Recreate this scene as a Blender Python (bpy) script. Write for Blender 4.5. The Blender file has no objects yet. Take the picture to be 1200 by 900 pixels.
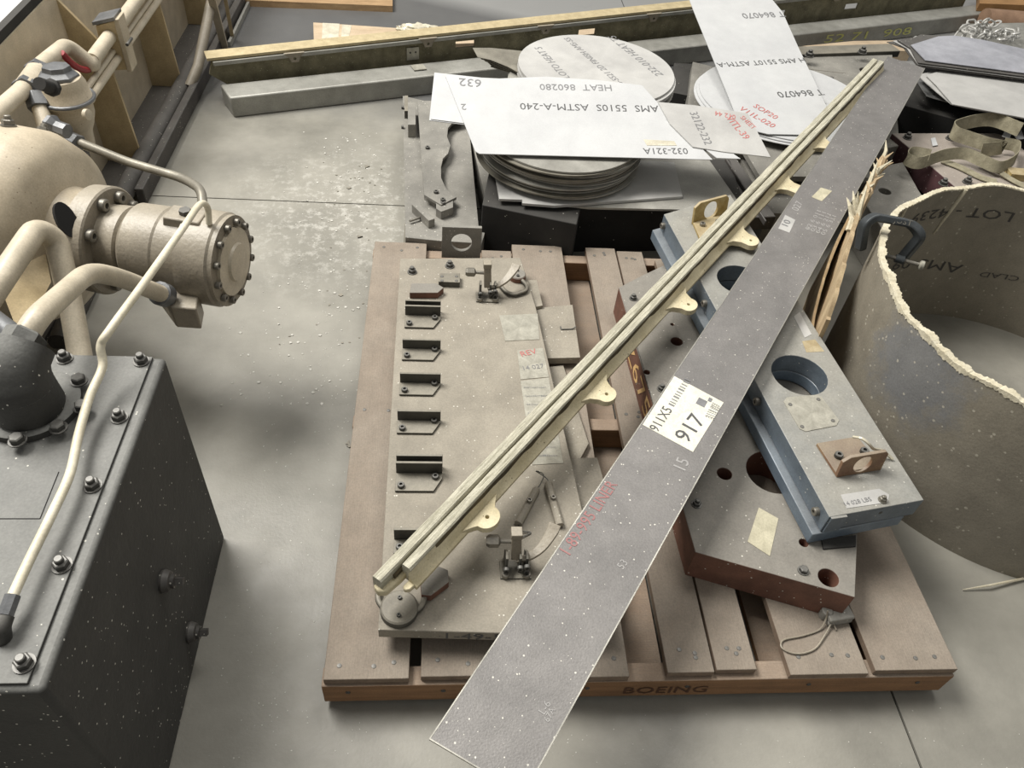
import bpy, bmesh, math, random
from mathutils import Vector as V, Matrix
random.seed(7)
C = bpy.context.scene.collection
sc = bpy.context.scene
# ------------------------------------------------------------------ camera, world, lights, exposure
F = 915.0; CX = 600.0; CY = 450.0; HC = 1.55
_Z = -V((497-600, -(1337-450), -F)).normalized()
_Y = V((533-600, 986, -F)); _Y = (_Y - _Z*_Y.dot(_Z)).normalized()
_X = _Y.cross(_Z)
W2C = Matrix((_X, _Y, _Z))            # rows: world axes seen from the camera = camera-to-world
cam = bpy.data.cameras.new('camera'); camo = bpy.data.objects.new('camera', cam); C.objects.link(camo)
camo.matrix_world = Matrix.Translation((0, 0, HC)) @ W2C.to_4x4()
cam.sensor_width = 36; cam.lens = F/1200*36; cam.clip_start = .02
sc.camera = camo
world = bpy.data.worlds.new('world'); sc.world = world; world.use_nodes = True
bg = world.node_tree.nodes['Background']; bg.inputs[0].default_value = (1.0, .985, .95, 1); bg.inputs[1].default_value = .30
def area(name, loc, target, sx, sy, power, col=(1, .97, .92)):
    l = bpy.data.lights.new(name, 'AREA'); l.shape = 'RECTANGLE'; l.size = sx; l.size_y = sy; l.energy = power; l.color = col
    o = bpy.data.objects.new(name, l); C.objects.link(o); o.location = loc
    o.rotation_euler = (V(target)-V(loc)).to_track_quat('-Z', 'Y').to_euler(); return o
area('window_light', (-2.7, 3.0, 5.3), (0.2, 1.4, 0), 3.0, 2.2, 520)
area('ceiling_light', (1.6, 3.6, 6.0), (0.6, 1.6, 0), 2.4, 2.0, 110)
sc.view_settings.view_transform = 'Standard'; sc.view_settings.look = 'None'; sc.view_settings.gamma = 1
sc.view_settings.use_curve_mapping = False; sc.view_settings.exposure = 0.2

# ------------------------------------------------------------------ pixel helpers: a point of the photograph at a known height
def ray(u, v): return W2C @ V((u-CX, -(v-CY), -F))
def P(u, v, h=0.0):
    r = ray(u, v); t = (h-HC)/r.z; return V((r.x*t, r.y*t, h))
def PX(u, v, x):
    r = ray(u, v); return V((0, 0, HC)) + r*(x/r.x)

# ------------------------------------------------------------------ materials
def lin(c): return tuple(((x/255+.055)/1.055)**2.4 if x > 10 else x/255/12.92 for x in c) + (1,)
MATS = {}
def mat(name, col, col2=None, rough=.6, metal=0.0, scale=8, amt=.5, stretch=(1, 1, 1), dust=None, damt=.6,
        specks=0.0, bump=.15, bscale=120, speck_col=(215, 212, 200), speck_scale=230, rz=0.0, stain=None, grit=1.0):
    if name in MATS: return MATS[name]
    m = bpy.data.materials.new(name); m.use_nodes = True; nt = m.node_tree; N = nt.nodes; L = nt.links
    b = N['Principled BSDF']; b.inputs['Roughness'].default_value = rough; b.inputs['Metallic'].default_value = metal
    tc = N.new('ShaderNodeTexCoord'); mp = N.new('ShaderNodeMapping'); mp.vector_type = 'TEXTURE'; mp.inputs['Scale'].default_value = tuple(1/q for q in stretch); mp.inputs['Rotation'].default_value = (0, 0, rz)
    L.new(tc.outputs['Object'], mp.inputs[0])
    nz = N.new('ShaderNodeTexNoise'); nz.inputs['Scale'].default_value = scale; nz.inputs['Detail'].default_value = 8; nz.inputs['Roughness'].default_value = .65
    L.new(mp.outputs[0], nz.inputs[0])
    rp = N.new('ShaderNodeValToRGB'); rp.color_ramp.elements[0].position = .5-amt*.4; rp.color_ramp.elements[1].position = .5+amt*.4
    if col2 is None: col2 = tuple(min(255, c*1.18) for c in col); col = tuple(c*.86 for c in col)
    rp.color_ramp.elements[0].color = lin(col); rp.color_ramp.elements[1].color = lin(col2)
    L.new(nz.outputs[0], rp.inputs[0]); out = rp.outputs[0]
    def mix(fac, a, c):
        x = N.new('ShaderNodeMix'); x.data_type = 'RGBA'
        if isinstance(fac, float): x.inputs[0].default_value = fac
        else: L.new(fac, x.inputs[0])
        L.new(a, x.inputs[6])
        if isinstance(c, tuple): x.inputs[7].default_value = c
        else: L.new(c, x.inputs[7])
        return x.outputs[2]
    def math_(op, a, c=None, clamp=False):
        x = N.new('ShaderNodeMath'); x.operation = op; x.use_clamp = clamp
        for i, q in enumerate((a, c)):
            if q is None: continue
            if isinstance(q, (int, float)): x.inputs[i].default_value = q
            else: L.new(q, x.inputs[i])
        return x.outputs[0]
    if dust:      # settled dust: lies on faces that look up, thinner in places
        g = N.new('ShaderNodeNewGeometry'); s = N.new('ShaderNodeSeparateXYZ'); L.new(g.outputs['Normal'], s.inputs[0])
        up = math_('MULTIPLY', math_('SUBTRACT', s.outputs[2], .25), 1.6, True)
        n2 = N.new('ShaderNodeTexNoise'); n2.inputs['Scale'].default_value = 3.2; n2.inputs['Detail'].default_value = 9; n2.inputs['Roughness'].default_value = .7
        L.new(tc.outputs['Object'], n2.inputs[0])
        f = math_('MULTIPLY', up, math_('ADD', math_('MULTIPLY', n2.outputs[0], 1.1), damt-.45, True))
        out = mix(f, out, lin(dust))
        if metal > 0: L.new(math_('MULTIPLY', math_('SUBTRACT', 1.0, f, True), metal), b.inputs['Metallic'])
    if stain:     # a smear with a place of its own
        vd = N.new('ShaderNodeVectorMath'); vd.operation = 'DISTANCE'; L.new(tc.outputs['Object'], vd.inputs[0]); vd.inputs[1].default_value = stain[0]
        n4 = N.new('ShaderNodeTexNoise'); n4.inputs['Scale'].default_value = 14; n4.inputs['Detail'].default_value = 8; n4.inputs['Roughness'].default_value = .75; L.new(tc.outputs['Object'], n4.inputs[0])
        f = math_('MULTIPLY', math_('SUBTRACT', math_('ADD', math_('SUBTRACT', 1.0, math_('MULTIPLY', vd.outputs['Value'], 1/stain[1])), math_('MULTIPLY', n4.outputs[0], 1.5)), .75), 2.2, True)
        out = mix(math_('MULTIPLY', f, .6), out, lin(stain[2]))
    if specks > 0:
        vo = N.new('ShaderNodeTexVoronoi'); vo.inputs['Scale'].default_value = speck_scale; L.new(tc.outputs['Object'], vo.inputs[0])
        vc = N.new('ShaderNodeSeparateColor'); L.new(vo.outputs['Color'], vc.inputs[0])
        f = math_('MULTIPLY', math_('GREATER_THAN', vc.outputs[0], 1-specks), math_('LESS_THAN', vo.outputs['Distance'], math_('MULTIPLY', vc.outputs[1], .42)))
        out = mix(math_('MULTIPLY', f, .8), out, lin(speck_col))
    for s_, k_ in ((22, .22), (260, .26)):      # grain: blotches and fine grit
        n5 = N.new('ShaderNodeTexNoise'); n5.inputs['Scale'].default_value = s_; n5.inputs['Detail'].default_value = 5; L.new(tc.outputs['Object'], n5.inputs[0])
        g_ = math_('ADD', math_('MULTIPLY', n5.outputs[0], k_*2*grit), 1-k_*grit)
        x = N.new('ShaderNodeVectorMath'); x.operation = 'SCALE'; L.new(out, x.inputs[0]); L.new(g_, x.inputs['Scale']); out = x.outputs[0]
    L.new(out, b.inputs['Base Color'])
    if bump > 0:
        n3 = N.new('ShaderNodeTexNoise'); n3.inputs['Scale'].default_value = bscale; n3.inputs['Detail'].default_value = 4; L.new(mp.outputs[0], n3.inputs[0])
        bp = N.new('ShaderNodeBump'); bp.inputs['Strength'].default_value = bump; bp.inputs['Distance'].default_value = .002
        L.new(n3.outputs[0], bp.inputs['Height']); L.new(bp.outputs[0], b.inputs['Normal'])
    MATS[name] = m; return m

DUST = (170, 163, 148)
M_plate = mat('dusty_plate', (122, 116, 104), (158, 151, 137), rough=.7, scale=4, amt=.8, specks=.05, bump=.25)
M_bracket = mat('bracket_steel', (58, 57, 52), (84, 82, 75), rough=.55, metal=.2, dust=(150, 144, 130), damt=.55)
M_brown = mat('primer_brown', (84, 58, 46), (120, 82, 66), rough=.7, scale=14, dust=(128, 124, 116), damt=1.0, specks=.04)
M_blue = mat('blue_steel', (84, 94, 104), (118, 128, 136), rough=.45, metal=.3, dust=(146, 144, 136), damt=.8, specks=.04)
M_bluerail = mat('blue_rail', (92, 104, 118), (128, 142, 154), rough=.4, metal=.35, dust=(128, 130, 130), damt=.55)
M_strip = mat('strip_steel', (104, 102, 100), (132, 129, 126), rough=.5, metal=.2, scale=5, amt=.9, specks=.07, bump=.3, bscale=300)
M_stripedge = mat('cut_edge', (150, 148, 140), rough=.4, metal=.5)
M_beam = mat('cream_fibreglass', (176, 164, 130), (210, 200, 170), rough=.75, scale=10, specks=.03, speck_col=(90, 80, 60))
M_ridge = mat('raw_laminate_edge', (132, 128, 108), (206, 202, 184), rough=.85, scale=16, amt=.6, stretch=(1, 16, 16), bump=.9, bscale=40, rz=.872)
M_groove = mat('groove_dirt', (52, 46, 34), (96, 84, 58), rough=.9, scale=20)
M_white = mat('white_sheet', (174, 175, 176), (196, 197, 196), rough=.5, scale=4, amt=.9, bump=.05, grit=.35)
M_white2 = mat('grey_white_sheet', (160, 159, 156), (184, 183, 179), rough=.5, scale=5, bump=.05, grit=.35)
M_disc = mat('disc_metal', (132, 130, 123), (168, 166, 158), rough=.42, metal=.15, scale=5, bump=.05)
M_discd = mat('disc_dusty', (104, 100, 90), (140, 136, 124), rough=.5, metal=.15, scale=6, bump=.05)
M_wood = mat('pallet_wood', (98, 82, 68), (140, 122, 104), rough=.85, scale=5, amt=.9, stretch=(9, .6, 9), dust=(140, 131, 119), damt=.68, bump=.5, bscale=60)
M_woodx = mat('stringer_wood', (92, 66, 44), (156, 118, 82), rough=.85, scale=6, amt=.9, stretch=(.6, 9, 9), dust=(150, 138, 124), damt=.6, bump=.5, bscale=60)
M_cutwood = mat('cut_wood', (140, 112, 80), (172, 144, 108), rough=.85, scale=12, stretch=(.5, 4, 4))
M_black = mat('black_block', (22, 22, 21), (40, 39, 37), rough=.8, dust=(70, 68, 64), damt=.45, specks=.012)
M_hole = mat('hole_dark', (10, 10, 10), (22, 21, 20), rough=.9, bump=0)
M_beige = mat('beige_paint', (156, 144, 122), (200, 188, 166), rough=.45, scale=4, amt=.7, specks=.03, speck_col=(110, 95, 75))
M_tan = mat('tan_paint', (160, 142, 108), (186, 168, 132), rough=.5, scale=6)
M_grime = mat('grimy_metal', (52, 50, 48), (92, 88, 84), rough=.55, metal=.3, scale=9, amt=.8, specks=.05, dust=(104, 102, 98), damt=.35)
M_motor = mat('motor_paint', (96, 90, 80), (158, 148, 130), rough=.45, scale=7, amt=.9, bump=.5, dust=(168, 160, 144), damt=.45)
M_fit = mat('grey_fitting', (86, 88, 90), (124, 125, 126), rough=.45, metal=.4, scale=15)
M_tube = mat('painted_tube', (172, 162, 142), (198, 188, 168), rough=.42, scale=10)
M_steel = mat('steel_tube', (130, 126, 116), (160, 155, 142), rough=.38, metal=.5, scale=20)
M_hose = mat('cream_hose', (196, 188, 164), (222, 215, 194), rough=.45, scale=14)
M_red = mat('red_rubber', (126, 26, 34), (150, 36, 44), rough=.45)
M_tank = mat('tank_paint', (46, 46, 44), (60, 59, 56), rough=.68, scale=4, dust=(116, 116, 112), damt=1.1, specks=.03, bump=.5, bscale=90)
M_darkbolt = mat('dark_bolt', (56, 56, 54), (78, 77, 74), rough=.45, metal=.4, dust=(136, 134, 128), damt=.4)
M_bolt = mat('dull_bolt', (108, 104, 96), (140, 136, 126), rough=.45, metal=.5)
M_tag = mat('metal_tag', (150, 147, 135), (178, 175, 162), rough=.4, metal=.25, scale=40)
M_yel = mat('worn_yellow', (140, 116, 60), (176, 160, 118), rough=.6, scale=30, amt=.4, dust=(170, 160, 140), damt=.35)
M_redox = mat('red_oxide', (104, 66, 52), (150, 128, 96), rough=.6, scale=16, amt=.6, dust=(140, 132, 118), damt=.6)
M_ink = mat('ink_print', (112, 112, 113), (124, 124, 125), rough=.6, bump=0)
M_black_ink = mat('black_ink', (72, 72, 72), (84, 84, 84), rough=.6, bump=0)
M_redink = mat('red_ink', (176, 96, 92), (190, 120, 116), rough=.6, bump=0)
M_redink2 = mat('faded_red_ink', (148, 98, 96), (156, 112, 110), rough=.6, bump=0)
M_crumb = mat('pale_crumbs', (176, 174, 166), (200, 198, 190), rough=.9)
M_drum = mat('drum_print', (58, 56, 54), (68, 66, 64), rough=.6, bump=0)
M_chalk = mat('yellow_chalk', (190, 190, 110), (205, 205, 140), rough=.8, bump=0)
M_gold = mat('gold_writing', (200, 160, 104), (220, 186, 130), rough=.6, bump=0)
M_scratch = mat('scratched_mark', (150, 148, 146), (165, 163, 160), rough=.6, bump=0)
M_paper = mat('label_paper', (206, 204, 188), (224, 222, 208), rough=.7, scale=60, amt=.4)
M_tape = mat('masking_tape', (170, 164, 140), (190, 184, 160), rough=.6, scale=30)
M_shell = mat('shell_outside', (116, 110, 98), (142, 136, 122), rough=.6, scale=3.5, amt=.8, specks=.12, bump=.3, speck_scale=110, stain=((-.47, -.16, .37), .16, (104, 109, 117)), speck_col=(178, 173, 158))
M_fray = mat('frayed_edge', (176, 166, 138), (214, 208, 188), rough=.9, scale=40, amt=.7, bump=.9)
M_ply = mat('torn_veneer', (148, 124, 94), (206, 186, 150), rough=.8, scale=5, amt=.8, stretch=(6, 6, .8), bump=.6)
M_clamp = mat('cast_iron', (52, 56, 58), (72, 76, 78), rough=.45, metal=.3)
M_rust = mat('mossy_channel', (76, 72, 54), (144, 138, 112), rough=.8, scale=11, amt=.75, specks=.08, speck_col=(170, 168, 140), bump=.6)
M_flange = mat('weathered_edge', (150, 136, 104), (186, 172, 138), rough=.8, scale=30, amt=.7)
M_alu = mat('dull_aluminium', (134, 133, 126), (164, 163, 156), rough=.5, metal=.25, scale=6)
M_grey = mat('grey_fixture', (112, 110, 104), (142, 139, 131), rough=.65, scale=5, specks=.05)
M_mauve = mat('mauve_primer', (62, 40, 44), (84, 56, 58), rough=.65, dust=(150, 141, 132), damt=1.0, specks=.04)
M_dsheet = mat('bluish_sheet', (134, 136, 144), (196, 197, 204), rough=.38, metal=.3, scale=3, amt=.7)
M_dsheet2 = mat('scrap_sheet', (96, 97, 98), (164, 164, 162), rough=.45, metal=.3, scale=7, amt=.8)
M_chain = mat('chain_steel', (176, 175, 170), (206, 205, 200), rough=.35, metal=.25)
M_strap = mat('webbing', (120, 114, 94), (152, 146, 124), rough=.9, scale=40, bump=.7, bscale=220)
M_plank = mat('fresh_plank', (168, 148, 122), (192, 174, 148), rough=.8, scale=6, stretch=(.6, 6, 6))
M_plastic = mat('crumpled_plastic', (176, 170, 150), (214, 208, 188), rough=.25, scale=12)
M_orange = mat('orange_board', (140, 104, 62), (166, 128, 84), rough=.7, scale=6)
M_roll = mat('brown_roll', (122, 96, 76), (146, 118, 96), rough=.8, scale=9)

# ------------------------------------------------------------------ mesh helpers (all in world metres)
class MB:
    def __init__(s): s.bm = bmesh.new()
    def face(s, vs):
        try: return s.bm.faces.new(vs)
        except ValueError: return None
    def hexa(s, a, b):          # a, b: bottom and top loops of points
        va = [s.bm.verts.new(p) for p in a]; vb = [s.bm.verts.new(p) for p in b]; n = len(a)
        s.face(va[::-1]); s.face(vb)
        for i in range(n): s.face([va[i], va[(i+1) % n], vb[(i+1) % n], vb[i]])
        return s
    def box(s, c, d, yaw=0.0, m=None):
        m = m or (Matrix.Translation(c) @ Matrix.Rotation(yaw, 4, 'Z'))
        x, y, z = d[0]/2, d[1]/2, d[2]/2
        q = [(-x, -y), (x, -y), (x, y), (-x, y)]
        return s.hexa([m @ V((i, j, -z)) for i, j in q], [m @ V((i, j, z)) for i, j in q])
    def bar(s, a, b, w, h, up=(0, 0, 1)):      # box between two points
        a = V(a); b = V(b); t = (b-a); y = t.normalized(); x = y.cross(V(up)).normalized(); z = x.cross(y)
        m = Matrix((x, y, z)).transposed().to_4x4(); m.translation = (a+b)/2
        return s.box(None, (w, t.length, h), m=m)
    def prism(s, poly, z0, z1, holes=(), zf=None, xf=None):
        # polygon with round or polygonal holes, extruded; zf(x, y) adds height; xf maps the point
        loops = [[(p[0], p[1]) for p in poly]]
        for h in holes:
            if len(h) == 3 and not hasattr(h[0], '__len__'):
                loops.append([(h[0]+h[2]*math.cos(2*math.pi*k/28), h[1]+h[2]*math.sin(2*math.pi*k/28)) for k in range(28)])
            else: loops.append([(p[0], p[1]) for p in h])
        b2 = bmesh.new(); ring = []
        for lp in loops:
            vs = [b2.verts.new((x, y, 0)) for x, y in lp]; ring.append(vs)
            for i in range(len(vs)): b2.edges.new((vs[i], vs[(i+1) % len(vs)]))
        bmesh.ops.triangle_fill(b2, edges=b2.edges[:], use_beauty=True)
        b2.verts.index_update()
        fc = []
        for f in b2.faces:
            f.normal_update(); ids = [v.index for v in f.verts]
            fc.append(ids if f.normal.z > 0 else ids[::-1])
        co = [(v.co.x, v.co.y) for v in b2.verts]; idx = [[v.index for v in r] for r in ring]; b2.free()
        g = (lambda x, y: zf(x, y)) if zf else (lambda x, y: 0)
        X = xf or (lambda p: p)
        lo = [s.bm.verts.new(X(V((x, y, z0+g(x, y))))) for x, y in co]; hi = [s.bm.verts.new(X(V((x, y, z1+g(x, y))))) for x, y in co]
        for ids in fc: s.face([hi[i] for i in ids]); s.face([lo[i] for i in ids[::-1]])
        for r in idx:
            for k in range(len(r)): i, j = r[k], r[(k+1) % len(r)]; s.face([lo[i], lo[j], hi[j], hi[i]])
        return s
    def ringed(s, rings, cap=True, closed=False):
        vs = [[s.bm.verts.new(p) for p in r] for r in rings]; n = len(rings[0])
        for a, b in zip(vs, vs[1:] + ([vs[0]] if closed else [])):
            for i in range(n): s.face([a[i], a[(i+1) % n], b[(i+1) % n], b[i]])
        if cap and not closed: s.face(vs[0][::-1]); s.face(vs[-1])
        return s
    def lathe(s, prof, o, ax=(0, 0, 1), n=32):      # prof: (t along axis, radius)
        ax = V(ax).normalized(); e = V((1, 0, 0)) if abs(ax.x) < .9 else V((0, 1, 0))
        x = e.cross(ax).normalized(); y = ax.cross(x); o = V(o)
        return s.ringed([[o+ax*t+(x*math.cos(2*math.pi*k/n)+y*math.sin(2*math.pi*k/n))*max(r, 1e-4) for k in range(n)] for t, r in prof])
    def cyl(s, a, b, r, r2=None, n=20):
        a = V(a); b = V(b); return s.lathe([(0, r), ((b-a).length, r if r2 is None else r2)], a, b-a, n)
    def sweep(s, path, sec, up=(0, 0, 1), cap=True):   # sec: (side, up) points or function of i
        pts = [V(p) for p in path]; rings = []
        for i, p in enumerate(pts):
            t = (pts[min(i+1, len(pts)-1)]-pts[max(i-1, 0)]).normalized()
            x = t.cross(V(up)).normalized(); z = x.cross(t)
            q = sec(i) if callable(sec) else sec
            rings.append([p+x*a+z*b for a, b in q])
        return s.ringed(rings, cap)
    def tube(s, path, r, n=14):
        pts = [V(p) for p in path]; rings = []; prev = None
        for i, p in enumerate(pts):
            t = (pts[min(i+1, len(pts)-1)]-pts[max(i-1, 0)]).normalized()
            x = (prev - t*prev.dot(t)) if prev else t.orthogonal()
            x.normalize(); prev = x; y = t.cross(x)
            rr = r[i] if isinstance(r, (list, tuple)) else r
            rings.append([p+(x*math.cos(2*math.pi*k/n)+y*math.sin(2*math.pi*k/n))*rr for k in range(n)])
        return s.ringed(rings)
    def torus(s, o, R, r, ax, n=24, m=8, sx=1.0):
        ax = V(ax).normalized(); x = ax.orthogonal().normalized(); y = ax.cross(x); o = V(o); rings = []
        for k in range(n):
            a = 2*math.pi*k/n; d = x*math.cos(a)+y*math.sin(a); c = o+x*math.cos(a)*R*sx+y*math.sin(a)*R
            rings.append([c+d*r*math.cos(2*math.pi*j/m)+ax*r*math.sin(2*math.pi*j/m) for j in range(m)])
        return s.ringed(rings, closed=True)
def bend(pts, r=.04, k=6):       # round the corners of a polyline
    pts = [V(p) for p in pts]; out = [pts[0]]
    for a, b, c in zip(pts, pts[1:], pts[2:]):
        d1 = (a-b); d2 = (c-b); q = min(r, d1.length*.45, d2.length*.45); p0 = b+d1.normalized()*q; p1 = b+d2.normalized()*q
        for i in range(k+1): t = i/k; out.append(p0*(1-t)**2+b*2*t*(1-t)+p1*t*t)
    out.append(pts[-1]); return out
def smooth(pts, k=8):            # Catmull-Rom
    p = [V(q) for q in pts]; p = [p[0]*2-p[1]]+p+[p[-1]*2-p[-2]]; out = []
    for i in range(1, len(p)-2):
        for j in range(k):
            t = j/k; out.append(.5*((2*p[i])+(p[i+1]-p[i-1])*t+(2*p[i-1]-5*p[i]+4*p[i+1]-p[i+2])*t*t+(3*p[i]-p[i-1]-3*p[i+1]+p[i+2])*t**3))
    out.append(p[-2]); return out

WL = {}          # world location of every object made
def obj(name, mb, m, parent=None, bevel=0.0, ang=35, base=None, recalc=True):
    bm = mb.bm
    if recalc: bmesh.ops.recalc_face_normals(bm, faces=bm.faces[:])
    xs = [v.co for v in bm.verts]
    lo = V((min(c.x for c in xs), min(c.y for c in xs), min(c.z for c in xs))); hi = V((max(c.x for c in xs), max(c.y for c in xs), max(c.z for c in xs)))
    o_ = V(base) if base is not None else V(((lo.x+hi.x)/2, (lo.y+hi.y)/2, lo.z))
    bmesh.ops.translate(bm, verts=bm.verts[:], vec=-o_)
    me = bpy.data.meshes.new(name); bm.to_mesh(me); bm.free()
    me.polygons.foreach_set('use_smooth', [True]*len(me.polygons)); me.set_sharp_from_angle(angle=math.radians(ang))
    me.materials.append(m); o = bpy.data.objects.new(name, me); C.objects.link(o)
    WL[o] = o_
    if parent is not None: o.parent = parent; o.location = o_ - WL[parent]
    else: o.location = o_
    if bevel:
        b = o.modifiers.new('bevel', 'BEVEL'); b.width = bevel; b.segments = 2; b.limit_method = 'ANGLE'; b.angle_limit = math.radians(40); b.harden_normals = False
    return o
def thing(name, loc, label, cat, group=None):
    o = bpy.data.objects.new(name, None); C.objects.link(o); o.location = loc; WL[o] = V(loc); o.empty_display_size = .05
    return tag(o, label, cat, group)
def tag(o, label, cat, group=None, kind=None):
    o['label'] = label; o['category'] = cat
    if group: o['group'] = group
    if kind: o['kind'] = kind
    return o
def put(src, name, loc, parent, rot=None, scale=1.0):      # an object sharing a mesh
    o = bpy.data.objects.new(name, src); C.objects.link(o); o.parent = parent
    WL[o] = V(loc); o.location = V(loc)-WL[parent] if parent else V(loc)
    if rot is not None: o.rotation_euler = rot
    o.scale = (scale,)*3; return o
def proto(mb, m, ang=35):
    bmesh.ops.recalc_face_normals(mb.bm, faces=mb.bm.faces[:])
    me = bpy.data.meshes.new('proto'); mb.bm.to_mesh(me); mb.bm.free()
    me.polygons.foreach_set('use_smooth', [True]*len(me.polygons)); me.set_sharp_from_angle(angle=math.radians(ang)); me.materials.append(m); return me
def rotz(ax): return V(ax).to_track_quat('Z', 'Y').to_euler()
def hexbolt(m, stud=True):       # unit: head 20 mm across
    b = MB(); b.lathe([(0, .0135), (.0022, .0135)], (0, 0, 0), n=20); b.lathe([(.0022, .0108), (.0105, .0108), (.012, .0088)], (0, 0, 0), n=6)
    if stud: b.lathe([(.012, .0062), (.018, .0062), (.0192, .0048)], (0, 0, 0), n=12)
    return proto(b, m, 25)
def capbolt(m):                  # socket cap screw with a recess
    b = MB(); b.lathe([(0, .0075), (.0068, .0075), (.008, .0065), (.008, .0036), (.0035, .0036)], (0, 0, 0), n=16); return proto(b, m, 25)
BOLT = hexbolt(M_bolt); BOLTD = hexbolt(M_darkbolt); CAP = capbolt(M_darkbolt); CAPL = capbolt(M_bolt); HEX = hexbolt(M_darkbolt, False)
_nb = MB(); _nb.lathe([(0, .0048), (.0012, .0044), (.0016, .002)], (0, 0, 0), n=10); NAIL = proto(_nb, M_darkbolt)

def text(body, p0, p1, m, parent=None, zf=None, hs=1.0, normal=(0, 0, 1), lift=.0007, mapf=None, name='lettering', width=None):
    cu = bpy.data.curves.new('t', 'FONT'); cu.body = body; cu.size = 1; cu.resolution_u = 2
    t = bpy.data.objects.new('t', cu); C.objects.link(t); bpy.context.view_layer.update()
    me = bpy.data.meshes.new_from_object(t.evaluated_get(bpy.context.evaluated_depsgraph_get())); bpy.data.objects.remove(t); bpy.data.curves.remove(cu)
    xs = [v.co.x for v in me.vertices]; x0, x1 = min(xs), max(xs)
    if mapf:
        for v in me.vertices: v.co = mapf((v.co.x-x0)/(x1-x0), v.co.y/(x1-x0))
        o_ = V(me.vertices[0].co)
    else:
        p0 = V(p0); p1 = V(p1); d = p1-p0; s = d.length/(x1-x0); dx = d.normalized(); n = V(normal); up = n.cross(dx).normalized(); n = dx.cross(up)
        for v in me.vertices:
            q = p0+dx*(v.co.x-x0)*s+up*v.co.y*s*hs
            if zf: q.z = zf(q.x, q.y)+lift
            else: q = q+n*lift
            v.co = q
        o_ = (p0+p1)/2
    for v in me.vertices: v.co = v.co-o_
    me.materials.clear(); me.materials.append(m); me.name = name
    o = bpy.data.objects.new(name, me); C.objects.link(o); WL[o] = V(o_)
    if parent is not None: o.parent = parent; o.location = V(o_)-WL[parent]
    else: o.location = o_
    return o
def quad(mb, a, b, c, d, t):     # thin slab, corners on its top side, thickness down
    a, b, c, d = map(V, (a, b, c, d)); n = (b-a).cross(c-a).normalized()
    if n.z < 0: n = -n
    return mb.hexa([p-n*t for p in (a, b, c, d)], [a, b, c, d])
def xy(pts, h): return [tuple(P(u, v, h)[:2]) for u, v in pts]

# ================================================================== SETTING: floor slabs with saw-cut joints
def floor_material():
    m = bpy.data.materials.new('concrete'); m.use_nodes = True; nt = m.node_tree; N = nt.nodes; L = nt.links; b = N['Principled BSDF']
    g = N.new('ShaderNodeNewGeometry'); pos = g.outputs['Position']
    def noise(s, d=8, r=.6):
        n = N.new('ShaderNodeTexNoise'); n.inputs['Scale'].default_value = s; n.inputs['Detail'].default_value = d; n.inputs['Roughness'].default_value = r; L.new(pos, n.inputs[0]); return n.outputs[0]
    def ramp(f, a, b_, c0, c1):
        r = N.new('ShaderNodeValToRGB'); r.color_ramp.elements[0].position = a; r.color_ramp.elements[1].position = b_
        r.color_ramp.elements[0].color = c0; r.color_ramp.elements[1].color = c1; L.new(f, r.inputs[0]); return r.outputs[0]
    def mth(op, a, c=0.0, cl=False):
        x = N.new('ShaderNodeMath'); x.operation = op; x.use_clamp = cl
        for i, q in enumerate((a, c)):
            if isinstance(q, (int, float)): x.inputs[i].default_value = q
            else: L.new(q, x.inputs[i])
        return x.outputs[0]
    def mix(f, a, c):
        x = N.new('ShaderNodeMix'); x.data_type = 'RGBA'; L.new(f, x.inputs[0]); L.new(a, x.inputs[6])
        if isinstance(c, tuple): x.inputs[7].default_value = c
        else: L.new(c, x.inputs[7])
        return x.outputs[2]
    col = ramp(noise(1.6, 10, .65), .32, .68, lin((114, 112, 104)), lin((158, 155, 145)))
    # pale spill of powder and scuffs beside the pallet
    d = N.new('ShaderNodeVectorMath'); d.operation = 'DISTANCE'; L.new(pos, d.inputs[0]); d.inputs[1].default_value = (-.3, 2.3, 0)
    near = mth('SUBTRACT', 1.0, mth('MULTIPLY', d.outputs['Value'], 1.9), True)
    sc_ = ramp(noise(26, 6, .8), .5, .62, (0, 0, 0, 1), (1, 1, 1, 1))
    col = mix(mth('MULTIPLY', mth('MULTIPLY', near, .7), sc_), col, lin((200, 198, 190)))
    # floor turns darker on the far side of the bay, paler again beyond
    s = N.new('ShaderNodeSeparateXYZ'); L.new(pos, s.inputs[0])
    far = mth('MULTIPLY', mth('ADD', mth('SUBTRACT', s.outputs[1], 2.88), mth('MULTIPLY', mth('SUBTRACT', noise(2.5), .5), .5)), 3.0, True)
    col = mix(mth('MULTIPLY', far, .85), col, lin((74, 75, 77)))
    far2 = mth('MULTIPLY', mth('SUBTRACT', mth('ADD', s.outputs[1], mth('MULTIPLY', s.outputs[0], .42)), 4.15), 6.0, True)
    col = mix(mth('MULTIPLY', far2, .8), col, lin((142, 142, 140)))
    spots = ramp(noise(55, 3, .7), .72, .76, (0, 0, 0, 1), (1, 1, 1, 1)); col = mix(mth('MULTIPLY', spots, .6), col, lin((176, 174, 165)))
    sp2 = ramp(noise(3.3, 12, .8), .6, .78, (0, 0, 0, 1), (1, 1, 1, 1)); col = mix(mth('MULTIPLY', sp2, .45), col, lin((88, 86, 80)))
    L.new(col, b.inputs['Base Color']); L.new(ramp(noise(5), .3, .7, (.34, .34, .34, 1), (.58, .58, .58, 1)), b.inputs['Roughness'])
    bp = N.new('ShaderNodeBump'); bp.inputs['Strength'].default_value = .15; bp.inputs['Distance'].default_value = .003; L.new(noise(140, 3), bp.inputs['Height']); L.new(bp.outputs[0], b.inputs['Normal'])
    return m
M_floor = floor_material()
fl = obj('floor', MB().box((1.5, 3, -.056), (16, 16, .1)), M_hole); fl['kind'] = 'structure'
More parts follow.
